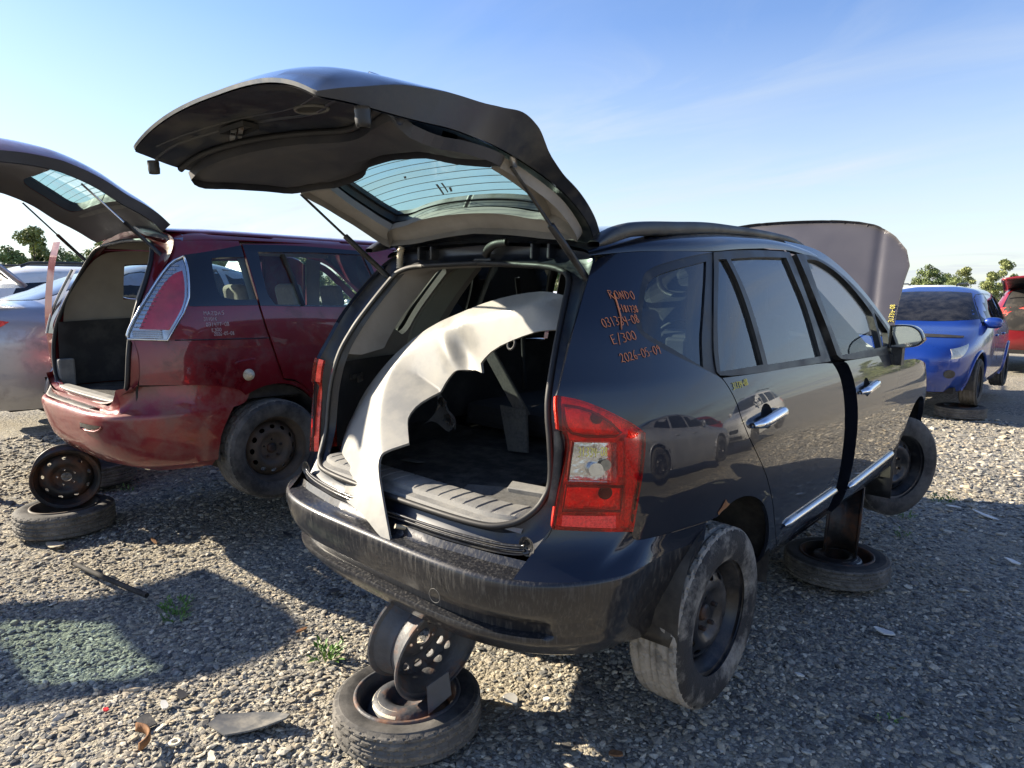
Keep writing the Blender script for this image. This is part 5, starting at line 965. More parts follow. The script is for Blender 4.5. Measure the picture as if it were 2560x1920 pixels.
def make_car(name, label, cat, kind, paint, loc, rotz, group='scrapped cars standing in rows', lift=.26, hood=None, gate_up=False, headmat='lampclear', detail=True, glassm='glass_dark'):
    c = cprof(kind); ym = 1.0; m = 4.6
    sh = Shell(c['W'], c['yr'], c['yf'], y0r=ym, y0f=ym, mr=m, mf=m)
    t = thing(name, label, cat, (loc[0], loc[1], lift), rotz, group)
    zz_ = np.linspace(c['W'][0][0], c['W'][-1][0], 400); wt = 1 + .6*np.abs(np.gradient(sh.yf(zz_), zz_)) + .6*np.abs(np.gradient(sh.yr(zz_), zz_)); cw = np.cumsum(wt); cw = (cw-cw[0])/(cw[-1]-cw[0])
    zl = np.interp(np.linspace(0, 1, 64), cw, zz_); nt_ = 144; th = (np.arange(nt_)+.5)*2*math.pi/nt_; G = np.zeros((64, nt_, 3))
    for i, z in enumerate(zl):
        s, co = np.sin(th), np.cos(th); G[i, :, 0] = sh.W(z)*np.sign(co)*np.abs(co)**(2/m); k = np.sign(s)*np.abs(s)**(2/m); G[i, :, 1] = ym + np.where(k > 0, (sh.yf(z)-ym)*k, (ym-sh.yr(z))*k); G[i, :, 2] = z
    V, F = grid_geo(G, closed_v=True, flip=True); cen = np.array([V[list(f)].mean(0) for f in F]); ar = c['R'] + .055; zw = c['R']
    keep = np.ones(len(F), bool)
    for yc in (0, c['wb']): keep &= ~((np.hypot(cen[:, 1]-yc, cen[:, 2]-zw) < ar) & (np.abs(cen[:, 0]) > .55))
    wpoly = [np.array(w_) for w_ in c['win']]
    F = [f for f, k in zip(F, keep) if k]; F.append(tuple((64-1)*nt_ + j for j in range(nt_)))
    mesh('body', V, F, M[paint], t)
    for sg in (1, -1):
        for w_ in c['win']: spanel('side_window', sh, w_, M[glassm] if not detail else M['frit'], t, sg, off=.004, rim=.004, res=.12, it=1)
        for yc in (0, c['wb']):
            a = np.linspace(rad(-18), rad(198), 22); y_ = yc + ar*np.cos(a); z_ = np.maximum(zw + ar*np.sin(a), .19); tube('arch_lip', sh.side(sg)(y_, z_), .022, M[paint], t, n=6)
            grid('arch_liner', np.array([[(sg*x, yc + ar*math.cos(b), zw + ar*math.sin(b)) for x in (.5, .82)] for b in a]), M['liner'], t); grid('arch_wall', np.array([[(sg*.5, yc + ar*f_*math.cos(b), zw + ar*f_*math.sin(b)) for f_ in (0, 1)] for b in a]), M['liner'], t)
            wheel(t, (sg*(sh.W(.45)-.105), yc, zw - .04), 0, sg < 0, 'tyre_dark', 'rim', R=c['R'], w=.20)
        hz_ = .70 if kind != 'suv' else .82
        spanel('headlight', sh, [(sh.yf(hz_)-.42, hz_+.09),(sh.yf(hz_)-.12, hz_+.03),(sh.yf(hz_)-.07, hz_-.09),(sh.yf(hz_)-.2, hz_-.08)], M[headmat], t, sg, off=.006, rim=.01, res=.04)
        tz = .86 if kind == 'sedan' else 1.0
        spanel('taillight', sh, [(-.58 if kind == 'sedan' else -.45, tz+.04),(-.88 if kind == 'sedan' else -.62, tz+.10),(-1.0 if kind == 'sedan' else -.68, tz-.08),(-.8 if kind == 'sedan' else -.55, tz-.10)], M['redback'], t, sg, off=.006, rim=.01, res=.04)
        yw = c['win'][-1][1][0] - .12; blob('door_mirror', M[paint], t, (sg*(sh.x(yw, 1.02)+.10), yw, 1.03 if kind != 'suv' else 1.15), (.11,.06,.075))
        p = sh.side(sg)(np.array([.62,.64,.62,.45]), np.array([.98,.8,.5,.25])); tube('door_gap', p, .004, M['frit'], t, n=4); p = sh.side(sg)(np.array([1.28,1.32,1.33,1.32]), np.array([.98,.8,.5,.25])); tube('door_gap', p, .004, M['frit'], t, n=4)
        for y in (.75, 1.45): blob('door_handle', M[paint], t, (sg*(sh.x(y, .84)+.008), y, .84), (.02,.09,.018), nn=8)
    a, b = c['ws']; f = sh.front(); wf_ = lambda z: float(sh.W(z))*.90
    patch('windscreen', f, mir([(0,a),(wf_(a)*.5,a),(wf_(a),a+.03),(wf_(b)*.98,b-.02),(wf_(b)*.5,b),(0,b)]), M['frit'] if detail else M['glass_dark'], t, off=.004, rim=.004, res=.06, flip=True, it=1)
    a, b = c['rw']; patch('rear_window', sh.rear(), mir([(0,a),(wf_(a)*.82,a+.01),(wf_(b)*.90,b-.02),(0,b)]), M['frit'], t, off=.004, rim=.004, res=.06, it=1)
    if paint != 'blue': patch('grille', f, mir([(0,.60),(.45,.60),(.42,.48),(0,.47)]), M['black'], t, off=.004, rim=.004, res=.06, flip=True, it=1)
    if paint != 'blue': patch('lower_grille', f, mir([(0,.36),(.55,.36),(.5,.25),(0,.25)]), M['black'], t, off=.004, rim=.004, res=.06, flip=True, it=1)
    if paint == 'blue':
        patch('bonnet_gap', f, mir([(0,.90),(.45,.895),(.66,.88),(.66,.86),(.45,.86),(0,.865)]), M['under'], t, off=.006, res=.04, flip=True, it=1)
        for sg in (1, -1):
            patch('headlight', f, [(sg*x, z) for x, z in [(.28,.72),(.45,.79),(.66,.855),(.78,.86),(.79,.80),(.72,.72),(.55,.665),(.36,.665)]], M['lampclear'], t, off=.012, rim=.01, res=.03, flip=sg > 0, it=1)
            patch('fog_lamp', f, circ((sg*.60, .42), .055, 16), M['black'], t, off=.006, res=.03, flip=True)
    bbox('underbody', (0, c['wb']/2, .2), (1.3, c['wb']+1.2, .08), M['under'], t, .01)
    if kind == 'suv':
        for sg in (1, -1): tube('roof_rail', [(sg*.60,-.2,1.70),(sg*.61,-.1,1.745),(sg*.61,1.0,1.765),(sg*.60,1.25,1.72)], .018, M['black'], t)
    if hood:
        a = rad(58); zb = float(np.interp(2.45, sh.yf(zz_)[::-1], zz_[::-1])); H = np.array([[(x, 2.50 + s*math.cos(a) - .03*(1-(x/.75)**2)*math.sin(a), zb + s*math.sin(a) + .05*(1-(x/.75)**2)*math.cos(a)) for x in np.linspace(-.72, .72, 15)] for s in np.linspace(0, .95, 10)]); solid(grid('raised_bonnet', H, M[hood], t), .025)
        bbox('engine_bay', (0, 3.0, zb-.10), (1.2,.9,.16), M['under'], t, .03)
    if gate_up:
        zt = c['W'][-1][0]; rr = np.array([[(x*(1 if s < .75 else 1-.1*(s-.75)/.25), -.05 - s*.95*1.0, zt - .03 + .20*math.sin(s*1.6) - .05*(x/.6)**2) for x in np.linspace(-.62, .62, 17)] for s in np.linspace(0, 1, 14)]); rg_ = solid(grid('raised_tailgate', rr, M[paint], t), .05)
        grid('gate_lining', rr[1:-1, 1:-1] - [0, 0, .055], M['navy_in'], rg_); bbox('plate_lamp', (-.1, -.93, zt+.08), (.12,.05,.03), M['paper'], rg_, .005)
        patch('boot_opening', sh.rear(), mir([(0,.62),(.52,.64),(.56,.95),(.50,1.36),(.4,1.44),(0,1.46)]), M['under'], t, off=.006, res=.06)
        for sg in (1, -1): tube('gas_strut', [(sg*.58,-.45,1.30),(sg*.57,-.75,zt+.10)], .012, M['black'], t)
    return t
def stand(x, y, label, lab2): pass
Bl = make_car('hatchback', 'bright blue hatchback facing the camera with its bonnet ajar and yellowed headlamp', 'car', 'hatch', 'blue', (-.36, 11.10), math.pi, lift=.20, detail=False)
make_car('hatchback', 'bright red hatchback with its tailgate raised behind the blue car', 'car', 'hatch', 'brightred', (.55, 15.2), 0, lift=.28, gate_up=True)
make_car('sedan_car', 'silver saloon with its boot lid up at the left edge of the photo', 'car', 'sedan', 'silver', (-5.55, -.25), 0, lift=.50)
make_car('estate_car', 'white estate car with black roof rails and raised bonnet beyond the silver saloon', 'car', 'suv', 'white', (-8.5, .2), 0, lift=.24, hood='white')
make_car('off_roader', 'grey blue off roader with roof rails seen through the boot of the dark blue car', 'car', 'suv', 'slate', (-3.9, 11.2), math.pi, lift=.22)
make_car('sedan_car', 'white saloon parked opposite and seen through the red van window', 'car', 'sedan', 'white', (-7.4, 11.0), math.pi, lift=.24)
make_car('sedan_car', 'pale blue saloon parked beyond the white bonnet seen through the van', 'car', 'sedan', 'slate', (-10.6, 11.3), math.pi, lift=.26)
make_car('hatchback', 'red hatchback standing two rows behind the red van', 'car', 'hatch', 'brightred', (-5.4, 15.5), 0, lift=.24)
make_car('estate_car', 'silver estate car far behind the silver saloon', 'car', 'suv', 'silver', (-13.8, 11.4), math.pi, lift=.24)
make_car('sedan_car', 'silver saloon parked to the right of the blue people carrier', 'car', 'sedan', 'silver', (5.3, 1.2), 0, lift=.28)
make_car('estate_car', 'white estate car parked in the row opposite on the right', 'car', 'suv', 'white', (5.6, 9.6), math.pi, lift=.24)
make_car('hatchback', 'red hatchback parked beside the white estate on the right', 'car', 'hatch', 'brightred', (9.2, 6.4), 0, lift=.24)
make_car('off_roader', 'white off roader showing its roof over the blue hatchback', 'car', 'suv', 'white', (-1.6, 15.9), 0, lift=.10)
# the saloon's raised boot lid corner
sv = [o for o in COL.objects if o.name.startswith('sedan_car') and 'edge of the photo' in o.get('label', '')][0]
lid = np.array([[(x, -.45 - .50*s + .03*(x/.7)**2, 1.19 + .50*s) for x in np.linspace(-.74, .74, 15)] for s in np.linspace(0, 1, 10)])
bl = solid(grid('boot_lid', lid, M['silver'], sv), .03); grid('lid_lining', lid[1:-1, 1:-1]*1.0 + [0, -.035, -.02], M['navy_in'], bl)
# ------------------------------------------------------------------ stacks of scrap wheels that carry the cars
def flat_wheel(loc, R, wd, label, rr=.19, tm='tyre', rm='rustspare', dome=True, rot=0, tilt=(0, 0)):
    t = thing('spare_wheel', label, 'wheel', loc, 0, 'old wheels lying flat under the cars'); t.rotation_euler = (tilt[0], tilt[1], rot)
    make_tyre(M[tm], M['tread'], t, R, wd, rr, True)
    z = wd
    if dome: pr = [(rr+.012,z-.012),(rr+.010,z+.002),(rr,z+.004),(rr-.007,z-.004),(rr-.012,z-.05),(rr-.020,z-.085),(rr-.034,z-.080),(rr-.046,z-.045),(rr-.066,z-.018),(rr-.095,z-.010),(rr-.118,z-.016),(rr-.128,z-.045),(.0,z-.05)]
    else: pr = [(rr+.012,z-.012),(rr+.010,z+.002),(rr,z+.004),(rr-.007,z-.004),(rr-.014,z-.035),(rr-.03,z-.06),(rr-.04,z-.085),(rr-.055,z-.08),(rr-.09,z-.055),(.06,z-.07),(.03,z-.075),(.028,z-.12),(0,z-.12)]
    r = mesh('rim', *lathe_geo(pr, 80, 2), M[rm], t)
    if dome:
        fp = pchip([a[0] for a in pr[::-1]], [a[1] for a in pr[::-1]])
        for a0, a1 in ((3.3, 3.75), (3.95, 4.95)):
            fn = lambda a, q: np.stack([q*np.cos(a), q*np.sin(a), fp(q)], -1)
            patch('paper_label', fn, [(a0, rr-.078), (a0, rr-.054), (a1, rr-.054), (a1, rr-.078)], M['label'], r, off=.0015, res=.01, it=0)
    return t
def bare_rim(loc, axis, label, mat='rustrim', rr=.203, back=False, spin=0., **k):
    g = rim_geo(rr - .009, .165, .03, **k); o = autosmooth(mesh('bare_rim', *g, M[mat]), 40)
    x = Vector(axis).normalized() * (-1 if back else 1); up = Vector((0, 0, 1)); y = up.cross(x).normalized(); z = x.cross(y)
    R_ = Matrix((x, y, z)).transposed() @ Matrix.Rotation(spin, 3, 'X'); o.matrix_world = Matrix.Translation(loc) @ R_.to_4x4(); return tag(o, label, 'wheel rim', 'bare rims standing upright under the cars')
flat_wheel((-.081, -.685, .0), .278, .128, 'flat spare wheel with rusty domed rim and paper labels below the dark blue bumper', rot=.3)
bare_rim((-.060, -.610, .318), (.965, -.02, -.21), 'rusty grey bare steel rim standing under the dark blue rear bumper', back=True, spin=.6, holes=14)
slp = slab('steel_plate', [(.045,-.70,.205),(.085,-.625,.25),(.105,-.63,.165),(.065,-.71,.105)], .005, M['plate'], None); tag(slp, 'small grey steel plate wedged on edge against the front rim stack', 'steel plate')
flat_wheel((-3.57, -.86, .0), .305, .165, 'worn tyre on a brown rim lying flat below the red van bumper', rr=.200, rm='rimbrown', dome=False, rot=1.)
bare_rim((-3.70, -.80, .335), (.955, -.30, -.06), 'black bare rim with brown rusty barrel standing below the red van bumper', 'rustblack', .212, spin=.2, holes=9, hr=.013)
flat_wheel((.69, 1.89, .0), .285, .125, 'flat spare tyre with brown rim under the dark blue front door', rm='rustblack', tm='tyre_dark', rot=2.)
bare_rim((.70, 1.96, .315), (.97, .24, -.05), 'rusty black bare rim wedged upright under the dark blue sill', 'rustblack', .207, spin=.3)
flat_wheel((.30, 8.45, 0), .30, .15, 'flat tyre under the front wheel of the bright blue hatchback', tm='tyre_dark', rm='rustblack', dome=False)
flat_wheel((-4.75, -.3, 0), .31, .19, 'flat tyre under the rear wheel of the silver saloon', tm='tyre_dark', rm='rustblack', dome=False)
flat_wheel((-3.1, 1.7, 0), .31, .2, 'flat tyre under the middle of the red van', tm='tyre_dark', rm='rustblack', dome=False)
bare_rim((-3.0, 1.75, .40), (1, .2, 0), 'dark bare rim standing deep below the red van', 'rustblack', .205)
tube('exhaust_pipe', curve([(.62,-.92,.24),(.64,-.90,.12),(.72,-.88,-.05),(.68,-.87,-.22),(.66,-.86,-.40)], .03, 2), .035, M['under'], sv)
# the van on the far side of the aisle, left behind the camera: its raised tailgate shades the gravel
v2 = copy_tree(van); v2.location = (-5.80, -3.90, .33); v2.rotation_euler = (0, 0, math.pi); v2['label'] = 'dark van whose raised tailgate throws the shadow on the gravel at lower left'
# ------------------------------------------------------------------ ground
def ground_mat():
    m = bpy.data.materials.new('crushed_stone_ground'); m.use_nodes = True; t = m.node_tree; b = t.nodes['Principled BSDF']
    g = N(t, 'ShaderNodeNewGeometry'); pos = g.outputs['Position']
    vs = []
    for sc, rnd in ((52, 1.), (95, 1.), (24, .9)):
        v = N(t, 'ShaderNodeTexVoronoi'); v.inputs['Scale'].default_value = sc; v.inputs['Randomness'].default_value = rnd; L(t, pos, v.inputs['Vector']); vs.append(v)
    hs = N(t, 'ShaderNodeSeparateColor'); L(t, vs[0].outputs['Color'], hs.inputs[0])
    cr = N(t, 'ShaderNodeValToRGB'); e = cr.color_ramp.elements; e[0].position = 0; e[0].color = (.10, .097, .088, 1); e[1].position = 1; e[1].color = (.46, .41, .31, 1)
    for p, c in ((.3, (.19, .18, .16, 1)), (.6, (.31, .28, .21, 1)), (.8, (.24, .235, .215, 1))): q = e.new(p); q.color = c
    L(t, hs.outputs[0], cr.inputs[0])
    big = N(t, 'ShaderNodeTexNoise'); big.inputs['Scale'].default_value = .45; big.inputs['Detail'].default_value = 5; L(t, pos, big.inputs['Vector'])
    br = N(t, 'ShaderNodeMapRange'); br.inputs['From Min'].default_value = .35; br.inputs['From Max'].default_value = .65; br.inputs['To Min'].default_value = 1.02; br.inputs['To Max'].default_value = 1.42; L(t, big.outputs[0], br.inputs[0])
    mu = N(t, 'ShaderNodeMixRGB', blend_type='MULTIPLY'); mu.inputs[0].default_value = 1; L(t, cr.outputs[0], mu.inputs[1]); L(t, br.outputs[0], mu.inputs[2])
    fine = N(t, 'ShaderNodeTexNoise'); fine.inputs['Scale'].default_value = 260; fine.inputs['Detail'].default_value = 3; L(t, pos, fine.inputs['Vector'])
    sand = N(t, 'ShaderNodeTexNoise'); sand.inputs['Scale'].default_value = 1.3; sand.inputs['Detail'].default_value = 8; L(t, pos, sand.inputs['Vector'])
    sr = N(t, 'ShaderNodeMapRange'); sr.inputs['From Min'].default_value = .50; sr.inputs['From Max'].default_value = .66; sr.inputs['To Max'].default_value = .75; L(t, sand.outputs[0], sr.inputs[0])
    mc = N(t, 'ShaderNodeMixRGB'); L(t, sr.outputs[0], mc.inputs[0]); L(t, mu.outputs[0], mc.inputs[1]); mc.inputs[2].default_value = (.34, .30, .225, 1)
    L(t, mc.outputs[0], b.inputs['Base Color']); b.inputs['Roughness'].default_value = .92; b.inputs['Specular IOR Level'].default_value = .2
    h = None
    for v, wt in zip(vs, (.5, .3, .6)):
        mr = N(t, 'ShaderNodeMath', operation='MULTIPLY'); L(t, v.outputs['Distance'], mr.inputs[0]); mr.inputs[1].default_value = -wt
        if h is None: h = mr.outputs[0]
        else: ad = N(t, 'ShaderNodeMath', operation='ADD'); L(t, h, ad.inputs[0]); L(t, mr.outputs[0], ad.inputs[1]); h = ad.outputs[0]
    ad = N(t, 'ShaderNodeMath', operation='MULTIPLY_ADD'); L(t, fine.outputs[0], ad.inputs[0]); ad.inputs[1].default_value = .25; L(t, h, ad.inputs[2])
    bp = N(t, 'ShaderNodeBump'); bp.inputs['Strength'].default_value = 1.0; bp.inputs['Distance'].default_value = .022; L(t, ad.outputs[0], bp.inputs['Height']); L(t, bp.outputs[0], b.inputs['Normal'])
    return m
GM = ground_mat()
gx_ = np.concatenate([[-900,-300,-120,-60,-30,-18], np.linspace(-12, 8, 81), [14,24,45,90,200,700]]); gy_ = np.concatenate([[-300,-100,-40,-15,-7], np.linspace(-4, 14, 73), [20,32,55,100,250,1200]])
def hgt(x, y): return (.018*np.sin(x*1.7+.4)*np.cos(y*1.3) + .012*np.sin(x*3.1+y*2.3) + .010*np.sin(y*4.1-x*1.1))*np.exp(-((x+2)**2+(y-4)**2)/400) - .022
gr = np.array([[(x, y, float(hgt(x, y))) for y in gy_] for x in gx_]); tag(grid('ground', gr, GM), kind='structure')
# loose stones: angular flakes of crushed slate
def stone_mat():
    m = bpy.data.materials.new('crushed_slate'); m.use_nodes = True; t = m.node_tree; b = t.nodes['Principled BSDF']
    g = N(t, 'ShaderNodeNewGeometry'); cr = N(t, 'ShaderNodeValToRGB'); cr.color_ramp.interpolation = 'LINEAR'; e = cr.color_ramp.elements; e[0].position = 0; e[0].color = (.070, .070, .068, 1); e[1].position = 1; e[1].color = (.52, .47, .37, 1)
    for p, c in ((.18, (.13, .13, .125, 1)), (.38, (.23, .21, .17, 1)), (.55, (.30, .265, .20, 1)), (.68, (.24, .24, .22, 1)), (.80, (.36, .30, .21, 1)), (.92, (.42, .385, .31, 1))): q = e.new(p); q.color = c
    L(t, g.outputs['Random Per Island'], cr.inputs[0])
    n = N(t, 'ShaderNodeTexNoise'); n.inputs['Scale'].default_value = 110; n.inputs['Detail'].default_value = 3; L(t, g.outputs['Position'], n.inputs['Vector'])
    r = N(t, 'ShaderNodeMapRange'); r.inputs['From Min'].default_value = .3; r.inputs['From Max'].default_value = .7; r.inputs['To Min'].default_value = .98; r.inputs['To Max'].default_value = 1.5; L(t, n.outputs[0], r.inputs[0])
    mu = N(t, 'ShaderNodeMixRGB', blend_type='MULTIPLY'); mu.inputs[0].default_value = 1; L(t, cr.outputs[0], mu.inputs[1]); L(t, r.outputs[0], mu.inputs[2]); L(t, mu.outputs[0], b.inputs['Base Color']); b.inputs['Roughness'].default_value = .85; b.inputs['Specular IOR Level'].default_value = .25
    return m
def ico():
    p = (1+5**.5)/2; V = np.array([(-1,p,0),(1,p,0),(-1,-p,0),(1,-p,0),(0,-1,p),(0,1,p),(0,-1,-p),(0,1,-p),(p,0,-1),(p,0,1),(-p,0,-1),(-p,0,1)])/math.hypot(1, p)
    F = np.array([(0,11,5),(0,5,1),(0,1,7),(0,7,10),(0,10,11),(1,5,9),(5,11,4),(11,10,2),(10,7,6),(7,1,8),(3,9,4),(3,4,2),(3,2,6),(3,6,8),(3,8,9),(4,9,5),(2,4,11),(6,2,10),(8,6,7),(9,8,1)]); return V, F
IV, IF = ico()
def stones(name, n, xr, yr, dens, smin, smax, med, sig):
    x = RNG.uniform(*xr, n*4); y = RNG.uniform(*yr, n*4); d = np.hypot(x - 1.0, y + 1.4); k = RNG.random(n*4) < dens(d, x, y); x, y = x[k][:n], y[k][:n]; n = len(x)
    s = np.clip(med*np.exp(RNG.normal(0, sig, n)), smin, smax)*np.clip(np.hypot(x-1.8, y+2.2)/4.2, 1, 2.2)
    sh = IV[None]*(1 + RNG.normal(0, .20, (n, 12, 1))); sh = sh*np.stack([s*.62, s*.62*RNG.uniform(.5, .9, n), s*.62*RNG.uniform(.18, .5, n)], 1)[:, None]
    a = RNG.uniform(0, 2*math.pi, n); tx = RNG.normal(0, .28, n); c, si = np.cos(a), np.sin(a); ct, st = np.cos(tx), np.sin(tx)
    X = sh[..., 0]; Y = sh[..., 1]; Z = sh[..., 2]; Y, Z = Y*ct[:, None] - Z*st[:, None], Y*st[:, None] + Z*ct[:, None]; X, Y = X*c[:, None] - Y*si[:, None], X*si[:, None] + Y*c[:, None]
    P = np.stack([X + x[:, None], Y + y[:, None], Z + (hgt(x, y) + s*.10)[:, None]], -1)
    F = (IF[None] + (np.arange(n)*12)[:, None, None]).reshape(-1, 3)
    o = mesh(name, P.reshape(-1, 3), F, SM, None, False); return tag(o, 'crushed grey and tan slate gravel covering the yard', 'gravel', kind='stuff')
SM = stone_mat()
stones('gravel', 120000, (-7.5, 4.5), (-2.6, 8.5), lambda d, x, y: np.clip((2.6/np.maximum(d, .1))**1.7, 0, 1), .005, .045, .0145, .42)
# ------------------------------------------------------------------ weeds
LEAF = mk('weed_leaf', (.10, .21, .03), .5, var=.35, vscale=30)
def weed(loc, n, h, r, label, mat=LEAF):
    rg = random.Random(int(loc[0]*100) + n); V = []; F = []
    for i in range(n):
        a = rg.uniform(0, 2*math.pi); q = r*math.sqrt(rg.random()); b = Vector((q*math.cos(a)*.6, q*math.sin(a)*.6, 0)); ln = h*rg.uniform(.5, 1.1); el = rg.uniform(.5, 1.4); d = Vector((math.cos(a)*math.cos(el), math.sin(a)*math.cos(el), math.sin(el))); s = d.cross(Vector((0, 0, 1))).normalized()*ln*rg.uniform(.12, .22)
        for j in range(3):
            o = b + d*ln*(.2 + .3*j); dd = (d + Vector((rg.uniform(-.7, .7), rg.uniform(-.7, .7), rg.uniform(-.2, .3)))).normalized(); l2 = ln*.55; k = len(V); ss = dd.cross(Vector((rg.uniform(-.3,.3), rg.uniform(-.3,.3), 1))).normalized()*l2*.22
            V += [o, o + dd*l2*.45 + ss, o + dd*l2 - Vector((0, 0, l2*.18)), o + dd*l2*.45 - ss]; F.append((k, k+1, k+2, k+3))
        k = len(V); V += [b - s*.05, b + s*.05, b + d*ln]; F.append((k, k+1, k+2))
    o = mesh('weed', [tuple(v) for v in V], F, mat, None, False); o.location = (loc[0], loc[1], float(hgt(loc[0], loc[1]))); return tag(o, label, 'weed', 'small weeds growing in the gravel')
weed((-.75,-.60), 26, .085, .07, 'bright green leafy weed beside the rusty rim under the dark blue bumper')
weed((-1.82,-.84), 60, .05, .11, 'low dark green weed patch inside the tailgate shadow'); weed((-1.70,-.88), 40, .045, .09, 'small weed at the right end of the shaded weed patch')
weed((-4.37,-.18), 8, .07, .04, 'tiny weed sprout in the sunlit gravel below the red van'); weed((.87,3.97), 24, .07, .10, 'yellow green weed at the shadow edge beyond the dark blue front wheel')
weed((.73,3.38), 22, .05, .10, 'flat weed in the shade beside the dark blue front wheel'); weed((1.28,.55), 8, .04, .05, 'small weed in the shaded gravel at lower right')
weed((.82,2.95), 14, .05, .08, 'low weed in the shade right of the flat spare tyre')
# ------------------------------------------------------------------ litter
def shard(name, pts, z, t, mat, label, cat, curl=0., tilt=0.):
    c = np.mean(pts, 0); fn = lambda u, v: np.stack([u, v, z + curl*((u-c[0])**2 + .3*(v-c[1])**2)/.01*.01 + tilt*(u-c[0]) + float(hgt(c[0], c[1])) + .012], -1)
    o = patch(name, fn, pts, mat, None, rim=t, res=.025, it=1); return tag(o, label, cat)
shard('plastic_shard', [(-.60,-1.215),(-.50,-1.20),(-.435,-1.10),(-.40,-1.01),(-.415,-.985),(-.50,-1.005),(-.575,-1.08),(-.625,-1.165)], .012, .006, mk('grey_shard', (.11,.115,.12), .5, var=.15, dirt=DUST, damt=.3), 'grey curved plastic shard lying on the gravel left of the flat spare wheel', 'plastic shard', 1.2, .05)
def rgd(c, rx, ry, n=9, seed=1):
    rg = random.Random(seed); return [(c[0] + rx*math.cos(a)*rg.uniform(.6, 1.1), c[1] + ry*math.sin(a)*rg.uniform(.6, 1.1)) for a in [2*math.pi*i/n for i in range(n)]]
for i, (c, rx, ry, mt, nm, lb, ct) in enumerate([((-1.01,-1.43),.016,.012,'redplastic','red_chip','small red plastic chip on the sunlit gravel at lower left','plastic chip'),
    ((-.86,-1.27),.03,.018,'paper','white_scrap','crumpled white scrap near the red chip','scrap'),((-3.25,-1.02),.14,.05,'cream','cardboard_scrap','cream cardboard scrap in front of the flat tyre below the red van','cardboard'),((-2.78,-.58),.05,.012,'rust','rust_flake','brown rust flake at the edge of the red van shadow','rust flake'),
    ((.92,.63),.03,.012,'paper','white_chip','pale plastic chip on the shaded gravel right of the rear tyre','plastic chip'),((1.09,1.33),.06,.03,'paper','white_scrap','larger pale scrap in the shaded gravel on the right','scrap'),((1.19,3.72),.10,.03,'paper','white_strip','long white strip lying beyond the dark blue front wheel','plastic strip'),
    ((.97,3.82),.06,.02,'paper','white_scrap','small white scrap beside the long white strip','scrap'),((1.44,2.87),.05,.03,'paper','white_scrap','white scrap at the right edge of the shade','scrap'),((.60,2.55),.06,.025,'paper','white_strip','short white strip right of the flat spare tyre','plastic strip'),
    ((-.89,-1.19),.035,.022,'plastic','black_chip','dark plastic lump among the gravel at lower left','plastic lump'),((-.80,-1.36),.05,.035,'plastic','black_chip','bent dark plastic piece beside the rusty brake shoe','plastic piece'),((-.41,-1.29),.02,.02,'label','washer','pale ring washer at the bottom edge','washer'),
    ((-1.3,-.2),.06,.03,'plastic','black_chip','dark flake near the left end of the dark blue bumper','plastic piece'),((-1.15,-.12),.03,.02,'plastic','black_chip','small dark chip beside the dark flake','plastic piece'),((-1.05,-.55),.012,.035,'rust','rust_bolt','short orange rusty bolt left of the bare rim','bolt'),
    ((.46,-.41),.03,.02,'plastic','rubber_lump','dark tread lump near the bottom of the photo','rubber lump'),((.62,-.33),.03,.02,'rust','rust_flake','orange stone flake near the bottom edge','rust flake'),((1.22,.50),.035,.02,'plastic','white_scrap','torn grey scrap at lower right','scrap'),((-2.3,.1),.05,.02,'plastic','black_chip','dark scrap left of the red van tyre','plastic piece'),((-.2,-1.02),.02,.012,'cream','white_chip','cream stone chip left of the flat spare','chip'),((.10,-.30),.035,.03,'paper','white_chip','white chip in the shade under the dark blue bumper','chip'),((.22,-.22),.02,.014,'paper','white_chip','small white chip under the dark blue bumper','chip')]):
    shard(nm, rgd(c, rx, ry, 8, i+3), .012, .006, M[mt], lb, ct, .8, random.uniform(-.3, .3))
a = np.linspace(.3, 2.3, 16); bs = np.array([[(-.70 + r*math.cos(t) , -1.47 + r*math.sin(t), .03 + z) for r, z in ((.085,0),(.085,.028),(.078,.03),(.072,.0))] for t in a]); tag(solid(grid('brake_shoe', bs, M['rust']), .005), 'rusty curved brake shoe lying at the bottom left of the gravel', 'brake shoe')
tag(tube('steel_strip', curve([(-2.75,-1.05,.02),(-2.4,-1.02,.035),(-2.05,-.96,.03),(-1.95,-.93,.02)], .04, 2), .014, M['under']), 'dark bent steel strip crossing the shadow edge on the left', 'steel strip')
tag(mesh('ring_washer', *lathe_geo([(.010,0),(.022,0),(.023,.006),(.011,.007),(.010,0)], 20, 2), M['label']), 'rusty ring washer on the gravel near the grey shard', 'washer').location = (-.60,-1.335,.012)
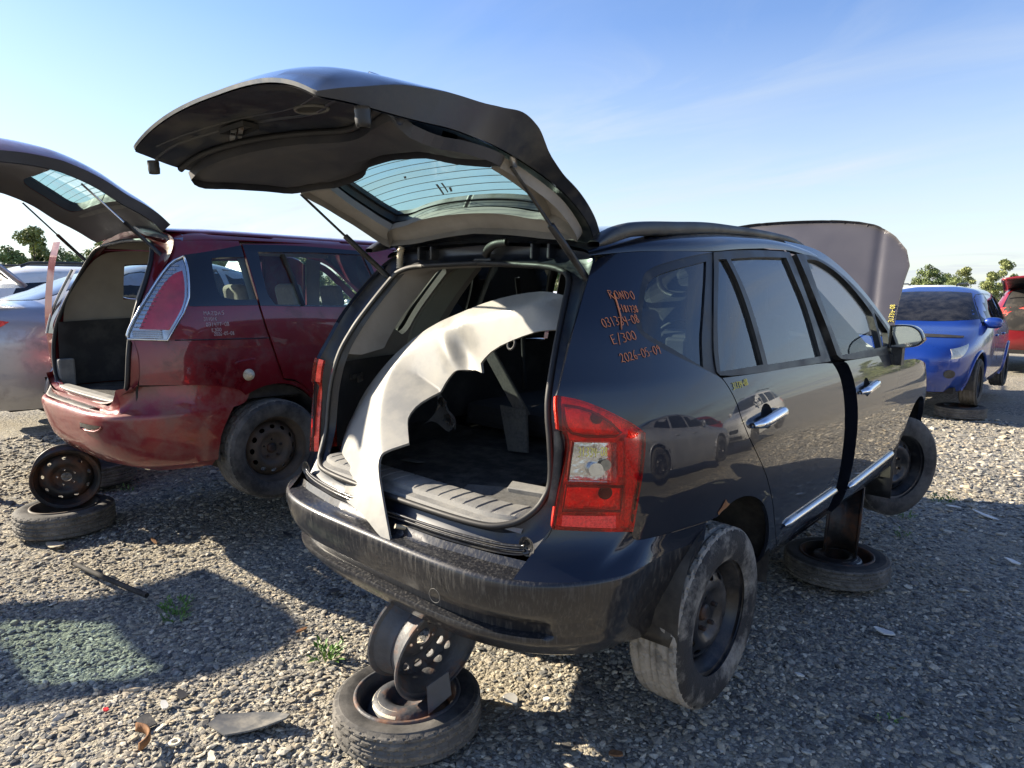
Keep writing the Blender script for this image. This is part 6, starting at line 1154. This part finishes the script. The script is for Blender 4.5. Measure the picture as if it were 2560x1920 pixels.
# ------------------------------------------------------------------ trees
BARK = mk('bark', (.09, .07, .05), .9, var=.3)
CR = [mk('leaf_mid_green', (.17, .215, .07), .6, var=.45, vscale=1.3), mk('leaf_yellow_green', (.25, .28, .10), .6, var=.4, vscale=1.3), mk('leaf_dark_green', (.10, .15, .06), .6, var=.45, vscale=1.3)]
def tree(kind, seed, h, w_):
    rg = np.random.default_rng(seed); t = bpy.data.objects.new(kind, None); COL.objects.link(t)
    tr = [tube_geo([(0,0,0),(.05*w_*.2,0,h*.35),(0,.04,h*.9)], np.array([.07,.05,.015])*h/5, 7)]; cl = []
    nb = 26
    for i in range(nb):
        z = h*rg.uniform(.06, .98); a = rg.uniform(0, 2*math.pi); rmax = w_*(.95*np.sin(np.clip(z/h*1.05, 0, 1)*math.pi)**.6 + .08) * (1.0 if 'pine' not in kind else 1.1*(1-z/h)); r = rmax*rg.uniform(.25, 1.); e = np.array([r*math.cos(a), r*math.sin(a), z]); cl.append((e, rg.uniform(.28, .62)*w_*.75)); tr.append(tube_geo([(0,0,max(.1, z-.5*r-.2)), tuple(e*.6 + np.array([0,0,z])*.4*[0,0,1]), tuple(e)], np.array([.02,.014,.006])*h/5, 5))
    mesh('trunk', *join(tr), BARK, t); V = []; F = []
    for e, s in cl:
        n = int(230*(s/w_/.35)); p = rg.normal(0, 1, (n, 3)); p = p/np.linalg.norm(p, axis=1)[:, None]*rg.random((n, 1))**.45*s*np.array([1, 1, .8]) + e
        for q in p:
            d = rg.normal(0, 1, 3); d /= np.linalg.norm(d); u = np.cross(d, rg.normal(0, 1, 3)); u /= np.linalg.norm(u)+1e-9; l = rg.uniform(.06, .13)*h/5; k = len(V); V += [q - d*l, q + u*l*.55, q + d*l, q - u*l*.55]; F.append((k, k+1, k+2, k+3))
    mesh('crown', np.array(V), F, CR[{'broadleaf_tree': 0, 'birch_tree': 1, 'pine_tree': 2, 'willow_bush': 1}[kind]], t, False); return t
protos = [('broadleaf_tree', tree('broadleaf_tree', 1, 5.2, 1.7), 'mid green broadleaf tree in the line beyond the cars'), ('birch_tree', tree('birch_tree', 2, 5.6, 1.35), 'yellow green airy tree in the line beyond the cars'), ('pine_tree', tree('pine_tree', 3, 5.4, 1.3), 'dark narrow tree in the line beyond the cars'), ('willow_bush', tree('willow_bush', 4, 3.0, 1.9), 'rounded yellow green bush in front of the tree line'), ('broadleaf_tree', tree('broadleaf_tree', 5, 4.6, 1.9), 'mid green broadleaf tree in the line beyond the cars')]
rg = random.Random(5); used = set(); az = -14.0
while az < 96:
    for rowk in (0, 1):
        i = rg.choices(range(5), [5, 4, 2, 5 if rowk == 0 else 1, 4])[0]; dd = (46 if rowk == 0 else 58) + rg.uniform(-4, 5) + (10 if az < 15 else 0); a = rad(az + rg.uniform(-.8, .8)); s = rg.uniform(.62, .98)*(1.12 if az > 58 else (.95 if az > 20 else .78)) * (.85 if rowk == 0 else 1.1)
        nm, o, lb = protos[i]
        if i in used: o = copy_tree(o)
        used.add(i); o.location = (1.8 - dd*math.sin(a), -2.2 + dd*math.cos(a), -.05); o.scale = (s*rg.uniform(.9, 1.2), s*rg.uniform(.9, 1.2), s); o.rotation_euler = (0, 0, rg.uniform(0, 6.28)); tag(o, lb, 'bush' if 'bush' in nm else 'tree', 'trees and bushes beyond the yard')
    az += rg.uniform(.85, 1.4)
